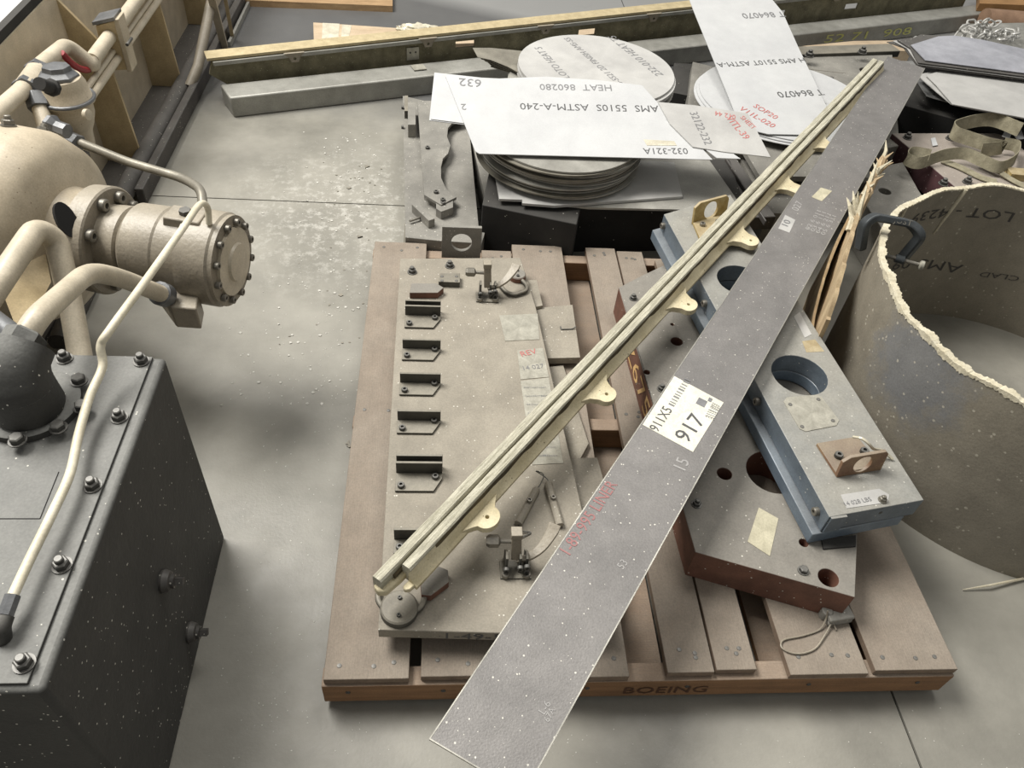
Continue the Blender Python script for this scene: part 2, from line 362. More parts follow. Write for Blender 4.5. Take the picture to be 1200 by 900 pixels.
for x0, x1 in ((-5.6, -2.093), (-2.087, .952), (.957, 4.0), (4.006, 9)):
    for y0, y1 in ((-4, -.7), (-.694, 2.352), (2.357, 5.4), (5.406, 10)):
        obj('slab', MB().box(((x0+x1)/2, (y0+y1)/2, -.005), (x1-x0, y1-y0, .01)), M_floor, fl)

# ================================================================== PALLET
pal = thing('wooden_pallet', (.42, 1.3, 0), 'dusty brown wooden pallet carrying the fixtures, standing on the concrete floor', 'pallet')
TOP = .105
def boards(x0, x1, y0, y1, skew=0.0, z0=.087, z1=TOP, m=M_wood, nm='top_board'):
    o = obj(nm, MB().hexa([(x0, y0, z0), (x1, y0, z0), (x1+skew, y1, z0), (x0+skew, y1, z0)], [(x0, y0, z1), (x1, y0, z1), (x1+skew, y1, z1), (x0+skew, y1, z1)]), m, pal, bevel=.0015)
    for yy in (y0+.035, 1.3, y1-.035):
        for xx in (x0+.03, (x0+x1)/2+.01, x1-.03): put(NAIL, 'nail', (xx+skew*(yy-y0)/(y1-y0)+random.uniform(-.008, .008), yy+random.uniform(-.012, .012), z1-.0002), o)
    return o
boards(-.203, -.045, .625, 1.995); boards(-.023, .120, .628, 1.90); boards(.124, .215, .63, 1.97); boards(.219, .376, .622, 2.005)
boards(.452, .546, .628, 2.003); boards(.551, .632, .632, 1.99); boards(.697, .858, .62, 1.95, -.03); boards(.874, 1.048, .626, 1.96, -.02)
for y, nm in ((.628, 'stringer'), (1.28, 'stringer'), (1.965, 'stringer')):
    w = .038
    st = obj('stringer', MB().box((.42, y+w/2-.008 if y < 1 else y, .0515), (1.255, w, .069)), M_woodx, pal, bevel=.002)
    if y < 1:
        for i, (nx) in enumerate((-.16, .02, .3, .5, .75, .98)): put(NAIL, 'nail', (nx, y-.0085, .06), st, rotz((0, -1, 0)))
        text('BOEING', (.375, .6195, .032), (.545, .6195, .032), mat('branded_stamp', (70, 42, 24), (84, 52, 30)), st, normal=(0, -1, 0), hs=.85)
for x in (-.13, .12, .42, .73, .97): obj('bottom_board', MB().box((x, 1.3, .0085), (.1, 1.32, .015)), M_woodx, pal)

# ================================================================== LEFT FIXTURE PLATE
HZ = .17
fx = thing('fixture_plate', (.09, 1.25, TOP), 'long flat grey fixture plate with angle brackets, under the cream rail on the pallet', 'fixture')
outl = [P(443, 738, HZ), P(589, 742, HZ), (.33, .70, 0), (.318, .9, 0), P(628, 360, HZ), P(610, 302, HZ), P(469, 303, HZ)]
bp_ = obj('base_plate', MB().prism(outl, HZ-.03, HZ), M_plate, fx, bevel=.0015)
for x in (-.04, .2): obj('spacer_bar', MB().box((x, 1.25, .1225), (.05, 1.0, .035)), M_bracket, fx)
text('241-49-5', V((-.03, outl[0].y-.001, .143)), V((.13, outl[1].y+.0, .143)), M_black_ink, bp_, normal=(0, -1, 0), lift=.0015, hs=.7)
# backing shims poking out on the right
obj('shim_bar', MB().prism(xy([(617, 328), (629, 328), (636, 358), (626, 360)], .15), TOP, .15), M_plate, fx, bevel=.001)
s1 = obj('side_plate', MB().prism(xy([(627, 361), (671, 357), (680, 419), (633, 420)], .14), .118, .14), M_plate, fx, bevel=.001)
obj('shim_block', MB().prism(xy([(640, 380), (660, 380), (662, 400), (640, 400)], .118), TOP, .118), M_bracket, fx)
cp = P(662, 385, .14); obj('wire_clip', MB().tube(bend([cp+V((-.012, .006, .002)), cp+V((-.012, -.006, .002)), cp+V((.02, -.003, .002)), cp+V((.03, .002, .006))], .004), .0016, 6), M_darkbolt, fx)
obj('side_plate', MB().prism(xy([(655, 537), (700, 536), (722, 615), (668, 618)], .14), .118, .14), M_plate, fx, bevel=.001)
obj('side_plate', MB().prism(xy([(640, 430), (660, 428), (690, 520), (668, 560)], .118), TOP, .118), M_plate, fx, bevel=.001)

def bracket(u0, u1, vf, vw, wall, double=False):
    # foot plate with a clipped corner, wall standing at the back
    a = P(u0, vf, HZ); b = P(u1, vf, HZ); yw = P(u0, vw, HZ).y; xr = b.x
    br = obj('angle_bracket', MB().prism([(a.x, a.y), (xr-.018, a.y), (xr, a.y+.034), (xr, yw), (a.x, yw)], HZ, HZ+.006), M_bracket, fx, bevel=.0008)
    obj('bracket_wall', MB().box(((a.x+xr)/2, yw+.003, HZ+wall/2), (xr-a.x, .006, wall)), M_bracket, br, bevel=.0008)
    if double: obj('bracket_wall', MB().box(((a.x+xr)/2, yw+.02, HZ+wall/2+.002), (xr-a.x, .006, wall+.004)), M_bracket, br, bevel=.0008)
    put(CAP, 'bolt', (a.x+.012, a.y+.012, HZ+.006), br); put(CAP, 'bolt', (xr-.015, a.y+.036, HZ+.006), br)
bracket(474, 516, 385, 371, .037, True); bracket(471, 516, 423, 410, .035); bracket(468, 516, 464, 450, .036)
bracket(465, 516, 509, 494, .036); bracket(463, 518, 577, 556, .040, True); bracket(461, 520, 650, 634, .040)
obj('rest_block', MB().prism(xy([(480, 343), (513, 343), (520, 337), (511, 332), (482, 332)], HZ+.02), HZ, HZ+.02), M_redox if False else M_brown, fx, bevel=.001)
rb = obj('rest_block', MB().prism(xy([(514, 330), (539, 331), (539, 320), (516, 320)], HZ+.018), HZ, HZ+.018), M_bracket, fx, bevel=.001)
obj('rest_block', MB().prism(xy([(494, 697), (505, 698), (526, 682), (525, 668), (510, 662), (492, 675)], HZ+.02), HZ, HZ+.02), M_brown, fx, bevel=.001)
for u, v in ((483, 319), (527, 312)): put(BOLTD, 'bolt', P(u, v, HZ), fx)
for u, v in ((518, 324), (535, 324), (518, 329), (535, 329)): put(NAIL, 'pin_hole', P(u, v, HZ+.018), rb)
def toggle(u, v, s=1.0, knob=-1):
    p = P(u, v, HZ); sd = lambda x: MB().prism([(-.004, 0), (.034, 0), (.036, .022), (.016, .046), (.0, .044), (-.006, .02)], -.0025*s, .0025*s, xf=lambda q: p+V((x*s+q.z, q.x*s, q.y*s+.004)))
    base = obj('toggle_clamp', MB().box(p+V((0, .003, .002)), (.062*s, .04*s, .004)), M_bracket, fx, bevel=.0006)
    for x in (-.02, .02, .007): obj('side_cheek', sd(x), M_bracket, base, bevel=.0006)
    for dx in (-.021, .021): put(CAPL, 'bolt', p+V((dx*s, -.011*s, .004)), base, scale=1.1)
    for dx, dz in ((-.02, .016), (.007, .022), (.02, .026), (.02, .012)): put(CAP, 'pivot_pin', p+V((dx*s, -.006*s, dz*s+.006)), base, rotz((0, -1, 0)), .9)
    q = p+V((0, .014*s, .03*s))
    obj('clamp_arm', MB().bar(q, q+V((-.004, .014, .062))*s, .02*s, .014*s, up=(0, 1, 0)).box(q+V((-.004, .014, .066))*s, (.022*s, .022*s, .014*s)), M_motor, base, bevel=.0015)
    h = [q+V(t)*s for t in ((.0, -.004, -.004), (.026, -.002, .006), (.05, .012, .018), (.07, .036, .032), (.078, .052, .04))]
    obj('clamp_handle', MB().sweep(smooth(h, 5), lambda i: [(a*(.45+.035*min(i, 17))*s, b*s) for a, b in ((-.012, -.003), (.012, -.003), (.012, .004), (-.012, .004))]), M_motor, base, bevel=.0015)
    e = q+V((0, .014, .036))*s
    obj('clamp_spindle', MB().cyl(e, e+V((knob*.04*s, 0, .002)), .0045*s, n=10).lathe([(0, .006*s), (.004*s, .013*s), (.022*s, .013*s), (.028*s, .009*s)], e+V((knob*.034*s, 0, .002)), (knob, 0, 0), 6), M_bolt, base, ang=25)
toggle(571, 350, 1.0); toggle(604, 670, 1.0)
def hoist(u, v, r, ru, rv, rr, yaw, big=False):
    p = P(u, v, HZ); o = obj('hoist_ring', MB().lathe([(0, r), (.014, r), (.017, r*.9), (.0175, r*.2)], p, n=28), M_bracket if big else M_brown, fx, bevel=.0008)
    for d in (V((0, r*.5, .0175)), V((0, -r*.5, .0175))): put(CAP, 'socket', p+d, o, scale=.55)
    q = P(ru, rv, HZ+.008); c, s = math.cos(yaw), math.sin(yaw)
    pts = [V((-rr, .03, 0)), V((-rr, -.012, 0)), V((-rr*.6, -.03, 0)), V((rr*.6, -.03, 0)), V((rr, -.012, 0)), V((rr, .03, 0))]
    obj('bail', MB().tube(bend([q+V((a.x*c-a.y*s, a.x*s+a.y*c, 0)) for a in pts], .014), .0058, 12), M_bracket, o)
hoist(606, 326, .024, 603, 336, .034, .5); hoist(468, 716, .036, 470, 700, .044, -.2, True)
for a in ([(585, 370), (630, 368), (632, 398), (592, 400)],): obj('blank_tag', MB().prism(xy(a, HZ), HZ, HZ+.0015), M_tag, fx)
tg = obj('data_plate', MB().prism(xy([(610, 447), (643, 443), (660, 543), (624, 545)], HZ), HZ, HZ+.0014), M_tag, fx)
tg2 = obj('data_plate', MB().prism(xy([(606, 411), (636, 408), (643, 442), (610, 445)], HZ), HZ, HZ+.0014), M_tag, fx)
for k in range(9):
    for a in range(3):
        q0 = P(614+k*1.6+a*9, 455+k*10, HZ+.0015); text(random.choice(('0417', '8832', 'MADE', 'PART', 'TOOL')), q0, q0+V((.017, 0, 0)), M_ink, tg, hs=.9, lift=.0006)
text('REV', P(612, 418, .1715), P(630, 414, .1715), M_redink, tg2); text('14 027', P(614, 434, .1715), P(638, 431, .1715), M_ink, tg2)
# two quick-release pins tied with a cable, screwed to the plate
for a, b in (((607, 614), (629, 573)), ((656, 616), (642, 566))):
    A = P(*a, HZ+.008); B = P(*b, HZ+.008)
    o = obj('pin_holder', MB().sweep([A, A.lerp(B, .97), B], lambda i: [(x*(1, 1, .6)[i], z) for x, z in ((-.0085, -.006), (.0085, -.006), (.0085, .004), (.004, .0085), (-.004, .0085), (-.0085, .004))]), M_plate, fx, bevel=.001)
    put(CAPL, 'bolt', A.lerp(B, .58)+V((0, 0, .0085)), o, scale=.8)
obj('pin_cable', MB().tube(smooth([P(629, 573, .18), P(634, 566, .185), P(637, 556, .19), P(628, 552, .19), P(640, 560, .182), P(646, 570, .18)], 8), .0012, 6), M_darkbolt, fx)
obj('pin_cable', MB().tube(smooth([P(607, 614, .176), P(612, 622, .175), P(622, 624, .173), P(610, 630, .174)], 8), .0012, 6), M_darkbolt, fx)

# clevis plate with a round hole, standing behind the fixture plate
cl = P(517, 303, TOP); cr = P(563, 303, TOP)
obj_c = obj('eye_plate', MB().prism([(-.0585, 0), (.0585, 0), (.0585, .112), (.0, .112), (-.0585, .112)], -.006, .006, holes=[(0, .058, .031)], xf=lambda p: V(((cl.x+cr.x)/2+p.x, cl.y+.01+p.z, TOP+p.y))), M_grey, None, bevel=.001)
tag(obj_c, 'upright square grey plate with one round hole at the back of the long fixture plate', 'plate')

# ================================================================== REAR LEFT FIXTURE (template with a wavy edge)
rt = thing('template_fixture', (-.03, 2.3, 0), 'narrow grey fixture with a wavy-edged template, behind the long plate', 'fixture')
obj('base_plate', MB().prism([P(475, 278, .12), P(515, 282, .12), P(563, 285, .12), P(548, 130, .12), P(472, 112, .12)], .06, .12), M_grey, rt, bevel=.0015)
obj('base_block', MB().box((-.03, 2.42, .03), (.18, .8, .06)), M_bracket, rt)
prof = [(489, 118), (497, 228), (517, 240), (535, 231), (523, 221), (517, 208), (517, 195), (519, 186), (525, 180), (528, 170), (524, 160), (525, 150), (530, 144), (543, 140), (541, 118)]
tp = obj('template', MB().prism(xy(prof, .155), .145, .155), M_grey, rt, bevel=.0008)
obj('riser_bar', MB().prism(xy([(490, 122), (497, 226), (510, 236), (508, 200), (505, 122)], .145), .12, .145), M_grey, rt)
for u, v in ((501, 174), (511, 226), (519, 235)): put(CAP, 'bolt', P(u, v, .155), tp)
rbx = obj('rest_block', MB().prism(xy([(511, 236), (531, 232), (531, 243), (517, 248), (511, 244)], .15), .12, .15), M_grey, rt, bevel=.001)
put(CAP, 'bolt', P(519, 239, .15), rbx)
obj('stop_bar', MB().bar(P(486, 243, .135), P(506, 262, .135), .022, .03), M_grey, rt, bevel=.001)
obj('stop_screw', MB().cyl(P(480, 259, .13), P(492, 255, .13), .004, n=10), M_bolt, rt)
obj('edge_block', MB().prism(xy([(478, 146), (487, 146), (487, 120), (478, 120)], .17), .12, .17), M_grey, rt, bevel=.001)
obj('edge_bar', MB().prism(xy([(474, 130), (478, 130), (478, 112), (474, 112)], .15), .12, .15), M_bracket, rt)
for u, v in ((473, 149), (473, 126)): put(CAP, 'side_bolt', P(u, v, .125), rt, rotz((-1, 0, 0)))
# grey panel leaning between the two
gp = obj('grey_block', MB().prism([P(549, 150, .1), P(569, 232, .1), P(563, 290, .1), P(580, 232, .1), P(585, 200, .1), P(566, 145, .1)], .0, .10), M_grey, None)
tag(gp, 'narrow dusty grey slab squeezed between the template fixture and the disc stack', 'slab')

# ================================================================== RIGHT: BROWN BASE PLATE
bz = .195
br = thing('brown_base_plate', (.7, 1.2, TOP), 'thick angular plate with brown sides and dusty top, on the right half of the pallet', 'fixture')
obo = [P(815, 647, bz), P(1002, 700, bz), P(1005, 622, bz), P(985, 560, bz), P(960, 480, bz), (.93, 1.75, 0), (.75, 1.9, 0), P(790, 305, bz), P(746, 326, bz), P(725, 337, bz)]
H1 = P(903, 553, bz); H2 = P(935, 330, bz)
hol = [(H1.x+.005, H1.y, .060)]
for u, v, r in ((793, 400, .016), (849, 555, .017), (971, 677, .021), (806, 425, .010), (942, 636, .010), (788, 380, .005), (758, 436, .008)):
    q = P(u, v, bz); hol.append((q.x, q.y, r))
bpo = obj('base_plate', MB().prism(obo, TOP, bz, holes=hol), M_brown, br, bevel=.003)
for u, v in ((742, 350), (785, 315), (775, 456), (816, 591), (941, 669)): put(HEX if u in (941,) else BOLTD, 'bolt', P(u, v, bz), br, (0, 0, random.random()), .85)
a = P(763, 500, .15); 
def side_map(s, t):      # writing on the slanted left side of the plate
    A = V(obo[9]); B = V(obo[0]); d = (B-A); q = A+d*(.16+.42*s); n = V((d.y, -d.x, 0)).normalized()
    return V((q.x, q.y, .128+t*.42*d.length))+n*.0012
text('5Z675-2', None, None, M_gold, bpo, mapf=lambda s, t: (lambda A, B: V((A.x+(B.x-A.x)*(.14+.5*s), A.y+(B.y-A.y)*(.14+.5*s), .125+t*.5*(B-A).length*.62))+V(((B.y-A.y), -(B.x-A.x), 0)).normalized()*.0012)(V(obo[9]), V(obo[0])))
ft = obj('paper_scrap', MB().prism(xy([(889, 595), (912, 608), (902, 652), (876, 635)], bz), bz+.0004, bz+.0012), M_tape, None)
tag(ft, 'torn masking paper scrap lying on the brown-sided plate', 'paper')
# shackle with cord on the front corner
sh = thing('cord_shackle', P(975, 735, TOP), 'small dusty block with a tied cord loop at the front corner of the brown plate', 'shackle')
q = P(978, 722, TOP)
obj('shackle_block', MB().box(q+V((0, .0, .018)), (.056, .04, .012), .15).box(q+V((0, 0, .006)), (.056, .04, .012), .15).cyl(q+V((-.024, 0, .0)), q+V((-.024, 0, .026)), .012, n=14), M_grey, sh, bevel=.003)
z = TOP+.004
obj('cord', MB().tube(smooth([P(970, 716, z+.03), P(968, 725, z+.012), P(960, 738, z), P(940, 745, z), (P(918, 750, z)), P(917, 760, z), P(935, 766, z), P(955, 760, z), P(968, 742, z+.002), P(975, 730, z+.006), P(980, 738, z)], 6), .0017, 6), M_motor, sh)

# ================================================================== BLUE BLOCK FIXTURE on the brown plate
bt = .285
bk = thing('blue_block_fixture', (.83, 1.4, bz), 'long blue-grey steel block with big round holes and two lifting lugs, on the brown plate', 'fixture')
A = P(778, 251, bt); B = P(972, 606, bt); D = P(1083, 586, bt); E = P(856, 228, bt)
def inside(u, v, r): q = P(u, v, bt); return (q.x, q.y, r)
top_holes = [inside(937, 439, .067), inside(868, 328, .064)]
q1 = P(1000, 520, bt)
body = obj('block_body', MB().prism([B, D, E, A], bt-.052, bt, holes=top_holes), M_blue, bk, bevel=.0015)
nx = V((-(B-A).y, (B-A).x, 0)).normalized(); nx = nx if nx.x < 0 else -nx
obj('side_rail', MB().prism([B+nx*.024+V((.006, -.004, 0)), D+V((-.02, -.004, 0)), E, A+nx*.024], bz+.004, bt-.054, holes=top_holes), M_bluerail, bk, bevel=.002)
mid = [A.lerp(B, t) for t in (.02, .35, .68, .97)]
for m_ in mid: put(CAPL, 'bolt', m_+V((0, 0, -.026)), bk, rotz(nx), 1.3)
obj('end_strap', MB().bar(B+V((.004, -.001, -.026)), B+V((.04, .0045, -.026)), .006, .05), M_blue, bk, bevel=.001)
put(NAIL, 'end_hole', P(1030, 600, bt-.02)+V((0, -.0, 0)), bk, rotz((.1, -1, 0)), 1.6)
obj('packer', MB().prism(xy([(963, 632), (1003, 627), (1003, 640), (965, 643)], bz+.004), bz, bz+.004), M_black, bk)
pl = obj('riveted_plate', MB().prism(xy([(918, 471), (922, 466), (958, 463), (963, 466), (983, 493), (980, 499), (944, 506), (937, 503)], bt), bt, bt+.0016), M_tag, bk)
for u, v in ((926, 474), (959, 468), (976, 493), (940, 500)): put(NAIL, 'rivet', P(u, v, bt+.0016), pl)
tl = obj('tape_label', MB().prism(xy([(985, 580), (1030, 573), (1042, 580), (1040, 589), (992, 596)], bt), bt, bt+.001), M_white2, bk)
text('14 028 LBS', P(991, 593, bt+.001), P(1022, 587, bt+.001), M_ink, tl)
put(BOLT, 'bolt', P(1034, 586, bt+.001), bk, scale=.7)
tl2 = obj('tape_label', MB().prism(xy([(930, 371), (937, 366), (951, 392), (943, 396)], bt), bt, bt+.001), M_white2, bk)
obj('yellow_smear', MB().prism(xy([(940, 400), (955, 398), (966, 412), (945, 413)], bt), bt, bt+.0005), M_yel, bk)
def lug(base, wall0, wall1, h, hole_r, m, lean=0.0, foot=.0):
    # foot plate plus upright wall with a big hole and two cap screws
    z0 = bt; o = obj('lifting_lug', MB().prism([V(p) for p in base], z0, z0+.008), m, bk, bevel=.001)
    w0 = V(wall0); w1 = V(wall1); d = (w1-w0); L_ = d.length; u = d.normalized(); n = V((-u.y, u.x, 0))
    pts = [(0, .0), (L_, .0), (L_, h*.86), (L_*.93, h), (L_*.15, h), (0, h*.8)]
    obj('lug_wall', MB().prism(pts, -.004, .004, holes=[(L_*.5, h*.5, hole_r)], xf=lambda p: w0+u*p.x+n*(p.z+lean*p.y)+V((0, 0, z0+.0+p.y))), m, o, bevel=.001)
    return o, n
xy_ = lambda u, v: V(P(u, v, bt)[:2]+(0,)) if False else V((P(u, v, bt).x, P(u, v, bt).y, 0))
o, n = lug([xy_(819, 281), xy_(811, 262), xy_(852, 252), xy_(858, 268), xy_(838, 280)], xy_(811, 263), xy_(850, 252), .064, .026, M_yel, .18)
for u, v in ((823, 264), (841, 261)): put(CAPL, 'bolt', P(u, v, bt+.008), o, scale=1.1)
o, n = lug([xy_(956, 522), xy_(979, 558), xy_(1031, 548), xy_(1003, 514)], xy_(979, 558), xy_(1031, 549), .055, .022, M_redox, .12)
for u, v in ((982, 535), (1012, 530)): put(CAP, 'bolt', P(u, v, bt+.008), o, scale=1.2)
obj('plastic_twist', MB().tube(smooth([P(1000, 512, bt+.05), P(1010, 514, bt+.06), P(1018, 520, bt+.055), P(1024, 526, bt+.04), P(1034, 528, bt+.02), P(1046, 538, bt+.004)], 6), .0035, 6), M_plastic, bk)
# board set vertically beneath the block's far end: second plate end
# ================================================================== CREAM RAIL
BZ0, BZ1 = .250, .345
a0 = P(436, 674, BZ0+.048); a1 = P(1023, 68, BZ1+.048)
ax = (a1-a0).normalized(); Lr = (a1-a0).length; rt_ = ax.cross(V((0, 0, 1))).normalized(); upv = rt_.cross(ax)
def RP(s, x, z): return a0+ax*s+rt_*x+upv*(z-.048)
rail = thing('cream_rail', RP(1.0, .05, 0), 'long cream fibreglass rail with side lugs laid diagonally, left of the grey strip', 'rail')
def rail_part(name, sec, m, s0=0.0, s1=None, nseg=60, jit=.0, bevel=0):
    s1 = s1 or Lr; rings = []; rr = random.Random(3)
    for i in range(nseg+1):
        s = s0+(s1-s0)*i/nseg; k = 1.0
        rings.append([RP(s, x+(rr.uniform(-jit, jit)), z+(rr.uniform(-jit, jit))) for x, z in sec])
    return obj(name, MB().ringed(rings), m, rail, bevel=bevel, ang=30)
rail_part('left_ridge', [(0, 0), (.021, 0), (.021, .044), (.0185, .0475), (.003, .0475), (0, .044)], M_ridge, jit=.0006)
rail_part('right_ridge', [(.0255, 0), (.046, 0), (.046, .044), (.0435, .0475), (.028, .0475), (.0255, .044)], M_ridge, s0=.05, jit=.0006)
rail_part('slot_floor', [(.0205, 0), (.026, 0), (.026, .03), (.0205, .03)], M_groove, s0=.03)
ch = [(.0455, 0), (.063, 0), (.0645, .002), (.0645, .009), (.062, .0115), (.058, .0135), (.052, .022), (.0455, .040)]
rail_part('dirt_line', [(.0458, .030), (.0478, .024), (.0488, .030), (.0470, .041), (.0460, .041)], M_groove, s0=.12, jit=.0008)
rail_part('channel', ch, M_beam, s0=.045, jit=.0004)
for (u, v, r) in ((571, 606, .028), (711, 462, .025), (807, 357, .026), (880, 282, .026), (938, 223, .026), (982, 175, .024)):
    h = BZ0+.02
    for _ in range(6):
        q = P(u, v, h); s = (q-a0).dot(ax); h = RP(s, .12, .016).z
    s = (P(u, v, h)-a0).dot(ax); x = (P(u, v, h)-RP(s, 0, .016)).dot(rt_)
    # rounded lug with concave roots: polygon in rail coordinates
    pts = [(-.056, .058), (-.046, .0635), (-.036, .069), (-r, min(x, .09)-.002)]
    pts += [(r*math.sin(t), x+r*math.cos(t)*.86) for t in [math.radians(k) for k in range(-80, 81, 16)]]
    pts += [(r, min(x, .09)-.002), (.036, .069), (.046, .0635), (.056, .058)]
    obj('side_lug', MB().prism([(p[0], p[1]) for p in pts], .001, .017, holes=[(0.0, x, .0042)], xf=lambda p, s=s: RP(s+p.x, p.y, p.z)), M_beam, rail, bevel=.0008)
obj('end_lip', MB().prism([(-.012, .004), (-.016, .018), (-.006, .03), (.03, .034), (.06, .034), (.06, 0), (0, 0)], .0, .02, xf=lambda p: RP(p.x+.008, p.y, p.z)), M_beam, rail, bevel=.004)
obj('end_lip', MB().prism([(.012, .042), (.006, .05), (.014, .058), (.05, .062), (.06, .045)], .0, .012, xf=lambda p: RP(p.x+.02, p.y, p.z)), M_beam, rail, bevel=.004)

# ================================================================== GREY STEEL STRIP
SZ0, SZ1 = .318, .365
s0 = P(503, 866, SZ0); s1 = P(1040, 66, SZ1); s3 = P(1084, 80, SZ1)
sd = (s1-s0).normalized()
e1 = P(655, 858, SZ0)      # a point on the right edge
sr = sd.cross(V((0, 0, 1))).normalized(); wn = (e1-s0).dot(sr)
s2 = s0+sr*wn+sd*((P(560, 900, SZ0)-s0).dot(sd)*wn/((P(560, 900, SZ0)-s0).dot(sr)))
strip = thing('steel_strip', (s0+s3)/2, 'long flat grey steel strip with a white label, lying diagonally over everything', 'strip')
so = obj('strip_body', quad(MB(), s0, s2, s3, s1, .0035), M_strip, strip)
for p, q in ((s0, s1), (s2, s3), (s0, s2)):
    i = (p-(s0+s3)/2); i.z = 0
    c = (s0+s1+s2+s3)/4; off = (c-(p+q)/2); off = (off - (q-p).normalized()*off.dot((q-p).normalized())).normalized()*.0006
    obj('bright_edge', MB().bar(p+off+V((0, 0, -.0016)), q+off+V((0, 0, -.0016)), .0022, .0042), M_stripedge, strip)
SN = (s2-s0).cross(s1-s0).normalized(); SN = SN if SN.z > 0 else -SN
def SP(u, v):        # pixel on the strip's plane
    r = ray(u, v); o_ = V((0, 0, HC)); t = (s0-o_).dot(SN)/r.dot(SN); return o_+r*t
lab = obj('paper_label', quad(MB(), SP(753, 498)+SN*.001, SP(812, 530)+SN*.001, SP(848, 472)+SN*.001, SP(790, 441)+SN*.001, .0009), M_paper, strip)
def stext(body, a, b, m, par, hs=1.0, lift=.0018): return text(body, SP(*a), SP(*b), m, par, normal=SN, hs=hs, lift=lift)
stext('911X5', (771, 507), (788, 481), M_black_ink, lab, 1.1); stext('917', (806, 520), (827, 493), M_black_ink, lab, .9)
def srect(a, b, c, d, m, nm='print_mark'): return obj(nm, quad(MB(), *[SP(*q)+SN*.0016 for q in (a, b, c, d)], .0004), m, lab)
for k in range(11):
    t0 = (783+k*1.9, 474-k*2.95); w = .55 if k % 3 else 1.0
    srect(t0, (t0[0]+6.5, t0[1]+3.2), (t0[0]+6.5+w, t0[1]+3.2-w*1.5), (t0[0]+w, t0[1]-w*1.5), M_ink)
srect((815, 473), (825, 478), (829, 471), (819, 466), M_ink); srect((829, 470), (833, 472), (835, 468), (831, 466), M_ink)
for k in range(4): stext('A11S 0%d7' % k, (828+k*3.0, 490+k*1.0), (838+k*2.2, 473+k*1.2), M_ink, lab, .6)
stext('1-89-995 LINER', (668, 651), (724, 568), M_redink2, so, 1.1, .0008); stext('67A', (643, 847), (651, 832), M_scratch, so, 1.0, .0008); stext('L-6', (638, 838), (646, 825), M_scratch, so, 1.0, .0008)
stext('15', (803, 552), (808, 541), M_scratch, so, 1.0, .0008); stext('53', (730, 668), (736, 660), M_scratch, so, 1.0, .0008)
obj('tape_patch', quad(MB(), *[SP(*q)+SN*.0009 for q in ((951, 231), (963, 236), (975, 224), (962, 220))], .0008), M_tape, strip)
obj('tape_patch', quad(MB(), *[SP(*q)+SN*.0009 for q in ((912, 268), (925, 273), (932, 258), (920, 252))], .0008), M_white2, strip)
stext('027', (935, 248), (941, 238), M_scratch, so, .8, .0008); stext('10', (923, 266), (927, 260), M_ink, so, .7, .0018)
for k in range(4): stext('0%d 6 %d11' % (k+2, k), (948+k*6, 270+k*2), (962+k*6, 248+k*2), M_scratch, so, .5, .0008)

# ================================================================== DISC STACKS AND WHITE SHEETS
bb = obj('black_block', MB().prism([P(565, 240, .2), P(676, 263, .2), P(690, 200, .2), P(575, 192, .2)], .0, .2), M_black, None, bevel=.003)
tag(bb, 'heavy black block under the lower disc stack, behind the pallet', 'block')
bb2 = obj('black_crate', MB().prism([(.43, 2.12), (.98, 2.16), (1.0, 2.42), (.50, 2.42)], .0, .2), M_black, None, bevel=.003)
tag(bb2, 'low black box under the flat sheet, behind the pallet and right of the black block', 'box')
ps = obj('backing_sheet', MB().prism(xy([(579, 196), (585, 233), (612, 234), (612, 238), (650, 241), (800, 230), (790, 190), (600, 180)], .222), .214, .222), M_white2, None)
tag(ps, 'pale square-cornered sheet under the lower disc stack, corner showing at the left', 'sheet')
ps = obj('flat_sheet', MB().prism(xy([(640, 238), (690, 243), (858, 247), (868, 240), (826, 180), (700, 175)], .212), .205, .212), M_disc, None)
tag(ps, 'large flat grey sheet sticking out right of the lower disc stack', 'sheet')
c0 = V((P(662, 238, .2235).x, P(662, 238, .2235).y+.262, 0))
zc = .2235
for k in range(17):
    r = .262-random.uniform(0, .010); th = .0055 if k % 4 else .0075; dx, dy = random.uniform(-.012, .012), random.uniform(-.010, .010)
    o = obj('metal_disc', MB().lathe([(0, r), (th*.7, r)], (c0.x+dx+.008*math.sin(k), c0.y+dy, zc), n=72), M_disc if k % 3 else M_discd, None)
    tag(o, 'thin grey metal disc in the lower stack beneath the white sheets', 'disc', 'discs in the lower stack'); zc += th+.0003
ZT = zc
c1 = P(699, 78, .40); zc = .2235
sup = obj('support_box', MB().box((c1.x+.02, c1.y+.06, .11), (.46, .34, .22)), M_black, None); tag(sup, 'dark box under the upper disc stack, mostly hidden behind white sheets', 'box')
for k in range(24):
    last = k == 23; th = .0062; r = .272
    dx, dy = (0, 0) if last else (random.uniform(-.012, .008)-.010*(k < 16), random.uniform(-.015, .006))
    if k < 18: dx -= .022; dy -= .02
    o = obj('metal_disc', MB().lathe([(0, r), (th, r)], (c1.x+dx, c1.y+dy, zc), n=72), M_white2 if k > 18 else M_disc, None)
    tag(o, 'topmost large pale disc with slanting stencilled lettering' if last else 'thin pale metal disc in the upper stack below the lettered disc', 'disc', 'discs in the upper stack'); zc += th+.0011
    if last:
        ZD = zc-.0011
        for body, a, b in (('AMS-5521 2D FINISH AMS-55', (740, 106), (667, 44)), ('232-010 HEAT T5', (778, 88), (720, 42)), ('LOTO HEAT 5', (668, 91), (634, 55)),):
            text(body, P(*a, ZD), P(*b, ZD), M_ink, o, hs=1.0, lift=.0006)
